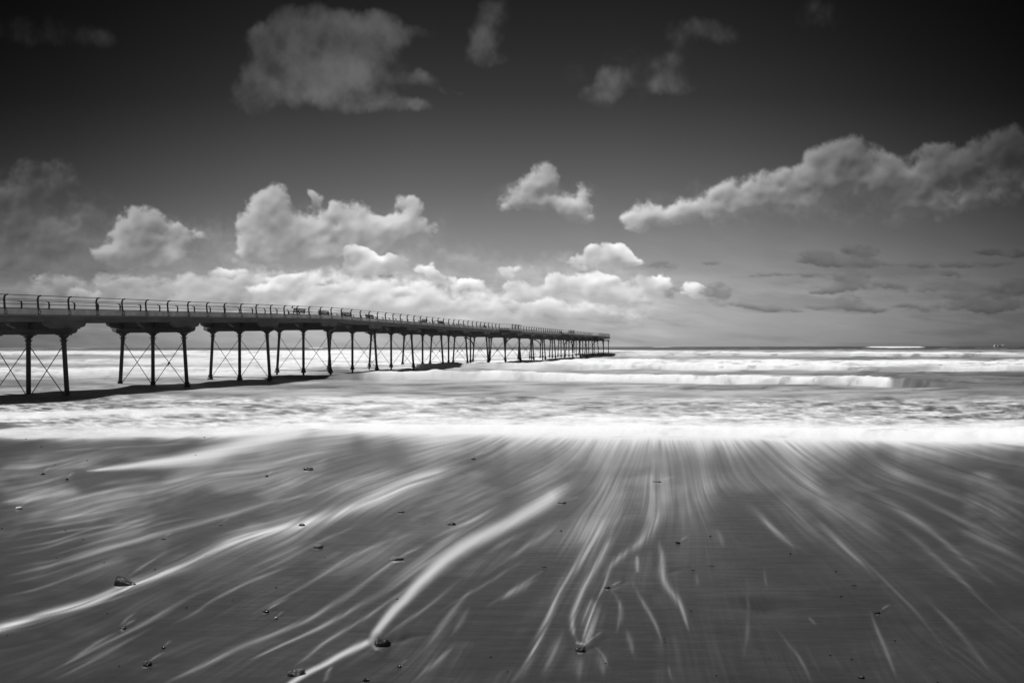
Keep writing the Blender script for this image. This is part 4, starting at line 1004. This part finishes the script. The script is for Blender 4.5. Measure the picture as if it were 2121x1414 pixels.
for i, (px, fc, lab) in enumerate(BEN):
    b = bench0 if i == 0 else copy_thing(bench0)
    ua = u_for(px, XM - .2) + .95
    Xb = XM - .1
    b.location = root_loc + ddir * ua + edir * Xb + Vector((0, 0, RT(ua) - 1.022))
    b.rotation_euler = (0, 0, -TH + (0 if fc > 0 else math.pi))
    tag(b, lab, 'bench', 'benches along the pier deck')
px1 = u_for(1161, XM)
b = copy_thing(bench0); b.location = root_loc + ddir * (px1 + .95) + edir * XM + Vector((0, 0, RT(px1) - 1.022)); b.rotation_euler = (0, 0, -TH)
tag(b, 'tiny far bench in front of the white screen on the second platform', 'bench', 'benches along the pier deck')
# bird on the bench back
def bird():
    u = u_for(606, XM); p = root_loc + ddir * u + edir * (XM - .02) + Vector((0, 0, RT(u) - .045))
    g = empty('bird', p, -TH)
    MB().tube([(0, -.17, .02), (0, -.08, .05), (0, .0, .09), (0, .06, .15), (0, .08, .22), (0, .12, .25), (0, .15, .235)], [.012, .05, .075, .06, .035, .038, .01], 8).build('body', M['grey_stone'], g, True)
    MB().tube([(0, .14, .24), (0, .19, .225)], [.012, .003], 6).build('beak', M['iron'], g)
    for s in (-.02, .02): MB().tube([(s, .01, .03), (s, .015, -.03)], .006, 5).build('leg', M['iron'], g)
    tag(g, 'small dark bird perched on the back of the nearest bench', 'bird')
bird()
# leaning barrier frame and bundle
u = u_for(896, XM); g = empty('barrier', root_loc + ddir * u + edir * XM + Vector((0, 0, RT(u) - 1.022)), -TH)
MB().tube([(0, 0, .95), (0, 1.7, .88)], .03, 6).build('top_bar', M['iron'], g)
for a, b_ in ((.05, .45), (.12, -.1), (1.65, 2.0)): MB().tube([(0, a, .94), (.1, b_, 0)], .03, 6).build('leg', M['iron'], g)
tag(g, 'thin leaning barrier frame standing on the deck between two distant benches', 'barrier')
u = u_for(1003, XM); g = empty('bundle', root_loc + ddir * u + edir * XM + Vector((0, 0, RT(u) - 1.022)), -TH)
MB().tube([(0, 0, 0), (0, 0, .12), (.02, 0, .45), (.05, .03, .72), (.05, .03, .82)], [.2, .3, .33, .24, .06], 10).build('sack', M['weed'], g, True)
MB().tube([(.05, .03, .80), (.06, .05, .90)], [.05, .09], 8).build('tied_neck', M['weed'], g, True)
tag(g, 'dark rounded bundle on the deck shortly before the first platform', 'bundle')

# ------------------------------------------------------------------ ships on the horizon
def ship():
    Y = 2600.; s = Y / F
    x0 = (2069 - XC) * s
    g = empty('cargo_ship', (x0, Y, 0), R_(8))
    hl = 11 * s
    h = MB(); prof = [(-hl, 0), (-hl * .96, 2.9), (-hl * .6, 3.1), (-hl * .5, 2.3), (hl * .7, 2.3), (hl, 3.8), (hl * .88, 0)]
    h.extrude(prof, 'y', -3.2, 3.2); h.build('hull', M['ship_dark'], g)
    w = MB(); w.box(-hl * .95, -hl * .62, -2.6, 2.6, 3.12, 5.4); w.box(-hl * .9, -hl * .68, -2.2, 2.2, 5.41, 6.4); w.build('wheelhouse', M['ship'], g)
    c = MB(); c.box(-hl * .3, hl * .45, -2.5, 2.5, 2.32, 3.8); c.build('cargo', M['ship'], g)
    m = MB(); m.tube([(hl * .5, 0, 2.3), (hl * .62, 0, 8.2)], [.7, .45], 6); m.tube([(hl * .75, 0, 3.0), (hl * 1.0, 0, 8.6)], [.6, .6], 6); m.build('crane', M['ship'], g)
    tag(g, 'tiny pale cargo ship with a raised crane on the horizon at the far right', 'ship')
ship()
Y = 1300.; g = empty('channel_marker', ((1572 - XC) * Y / F, Y, .1))
MB().tube([(0, 0, -.8), (0, 0, .9)], [1.0, .8], 10).build('float', M['ship'], g, True)
MB().tube([(0, 0, .9), (0, 0, 4.6)], [.25, .12], 6).build('mast', M['iron'], g)
tag(g, 'tiny channel marker with a thin mast on the horizon right of the pier', 'marker')

# ------------------------------------------------------------------ stones on the wet sand
def ground_z(x, y): return place(x, y)
def stone_mesh(seed, w, h, dep, kind):
    rs = random.Random(seed); import bmesh
    bm = bmesh.new(); bmesh.ops.create_icosphere(bm, subdivisions=3, radius=1.)
    ph = [rs.uniform(0, 6.28) for _ in range(6)]
    planes = [(Vector((rs.uniform(-1, 1), rs.uniform(-1, 1), rs.uniform(-.3, 1))).normalized(), rs.uniform(.62, .85)) for _ in range(7)]
    for v in bm.verts:
        p = v.co.copy()
        f = 1 + .10 * math.sin(2.3 * p.x + ph[0]) + .09 * math.sin(3.1 * p.y + ph[1]) + .07 * math.sin(4.2 * p.z + ph[2]) + .03 * math.sin(9 * p.x + ph[3]) * math.sin(8 * p.y + ph[4])
        p = p * f
        for nrm, d in planes:
            e = p.dot(nrm) - d
            if e > 0: p -= nrm * e * .75
        if kind == 'wedge':
            t = (p.x + 1) / 2; p.z = p.z * (1.25 - 1.05 * t); p.y *= (.9 - .3 * t)
        if kind == 'lobes':
            p.z *= 1 - .35 * math.exp(-((p.x - .05) / .22) ** 2)
        if kind == 'disc': p.z = max(-1, min(.75, p.z))
        v.co = Vector((p.x * w / 2, p.y * dep / 2, p.z * h * .62 + h * .30))
    if kind == 'wedge':
        bm.clear(); pts = [(-1,-.7,-.3),(-1,.5,-.3),(-.98,-.62,.35),(-.93,-.3,1.0),(-.80,.25,1.02),(-.9,.5,.5),(-.55,-.55,.50),(-.30,0,.82),(.95,-.35,-.3),(1.05,.2,-.3),(1.0,-.1,.10),(.55,-.45,.16),(.4,.4,.3)]
        for p in pts: bm.verts.new(Vector((p[0] * w / 2, p[1] * dep / 2, p[2] * h)))
        bmesh.ops.convex_hull(bm, input=list(bm.verts))
        bmesh.ops.bevel(bm, geom=list(bm.edges), offset=h * .05, segments=2, affect='EDGES', profile=.6)
    me = bpy.data.meshes.new('stone'); bm.to_mesh(me); bm.free()
    for p in me.polygons: p.use_smooth = True
    return me
for i, (px, py, w, h, kd, mt, lab) in enumerate(BIG):
    X0, Y0, Z0 = place(px, py); s = Y0 / F
    me = stone_mesh(i + 3, w * s, h * s * .92, w * s * .75, kd); me.materials.append(M[mt])
    nm = 'weed_clump' if mt == 'weed' else 'stone'; me.name = nm
    o = bpy.data.objects.new(nm, me); col.objects.link(o); o.location = (X0, Y0 + w * s * .3, Z0 - h * s * .10)
    tag(o, lab, 'weed' if mt == 'weed' else 'stone', None if mt == 'weed' else 'stones on the wet sand')
TINY = [(53,909),(85,925),(180,954),(113,962),(72,1095),(3,1095),(135,1099),(171,1117),(320,1179),(215,1165),(116,1156),(12,1316),(482,1241),(385,1258),(221,1270),(245,1379),(90,1374),(571,1216),(822,1240),(878,1085),(1161,1099),(1375,1321),(1376,1328),(1253,1373),(1482,1398),(1636,1146),(1730,1183),(1741,1234),(1852,1326),(1762,1364),(1718,1356),(1940,1412),(1430,1264),(1470,1110),(672,1155),(1050,1390),(1300,1356),(1015,1360),(405,943),(423,906)]
tm = []
for k in range(4):
    me = stone_mesh(90 + k, 1, .5, .8, 'disc'); me.materials.append(M['stone']); tm.append(me)
rs = random.Random(3); pebs = []
for i, (px, py) in enumerate(TINY):
    X0, Y0, Z0 = place(px, py); s = Y0 / F * rs.uniform(3.2, 5.8)
    o = bpy.data.objects.new('pebble', tm[i % 4]); col.objects.link(o); o.location = (X0, Y0, Z0 - .08 * s); o.scale = (s, s, s); o.rotation_euler = (0, 0, rs.uniform(-.5, .5))
    pebs.append((px, py, o))
MARK = [(254,1213,'the wedge shaped stone'),(789,1338,'the two humped stone'),(609,1400,'the long knobbly stone'),(1202,1349,'the flat rimmed stone'),(300,1379,'the pebble with a white glint'),(656,1135,'the oval grey pebble'),(820,1161,'the broad flat stone with a pale edge'),(636,974,'the lumpy stone below the waterline'),(36,1054,'the white pebble'),(1472,1173,'the branching weed strand'),(1817,1270,'the right hand weed clump'),(1784,1404,'the bottom weed clump'),(1575,1256,'the dark hollow in the sand'),(1163,1042,'the low grey stone near the middle')]
seen = {}
for px, py, o in sorted(pebs, key=lambda t: min(math.hypot(t[0] - m[0], t[1] - m[1]) for m in MARK)):
    for m in sorted(MARK, key=lambda m: math.hypot(px - m[0], py - m[1])):
        dx, dy = px - m[0], py - m[1]
        a_ = 'left' if dx < -abs(dy) * .45 else ('right' if dx > abs(dy) * .45 else '')
        b_ = 'above' if dy < -abs(dx) * .45 else ('below' if dy > abs(dx) * .45 else '')
        w_ = (b_ + ' and ' + a_ + ' of ' if a_ and b_ else (b_ + ' ' if b_ else a_ + ' of '))
        d_ = math.hypot(dx, dy); w_ = ('close ' if d_ < 70 else ('far ' if d_ > 170 else '')) + w_
        lab = 'tiny dark pebble ' + w_ + m[2]
        if lab not in seen: seen[lab] = 1; break
    tag(o, lab, 'pebble', 'tiny pebbles scattered over the wet sand')
TW = [(1126,1176,15,'thin dark twig of weed on the sand up left of the flat round stone'),(1472,1173,17,'thin branching strand of weed on the smooth sand right of the hooked streak'),(1434,1182,9,'short thin strand of weed beside the branching strand'),(1768,1213,13,'thin dark strand of weed lying on the smooth sand at the right')]
for i, (px, py, w, lab) in enumerate(TW):
    X0, Y0, Z0 = place(px, py); s = Y0 / F; rs = random.Random(i + 50)
    g = MB(); l = w * s / 2
    g.tube([(-l, 0, .001), (-l * .3, l * .2, .004), (l * .3, -.1 * l, .004), (l, .15 * l, .001)], [.0008, .003, .003, .0008], 5)
    g.tube([(0, 0, .003), (l * .3, l * .8, .004), (l * .5, l * 1.1, .002)], [.002, .002, .0008], 5)
    g.tube([(-.2 * l, 0, .003), (-l * .5, -l * .6, .003)], [.002, .0008], 5)
    o = g.build('weed_strand', M['weed'], None, True, (X0, Y0, Z0 + .003)); tag(o, lab, 'weed')
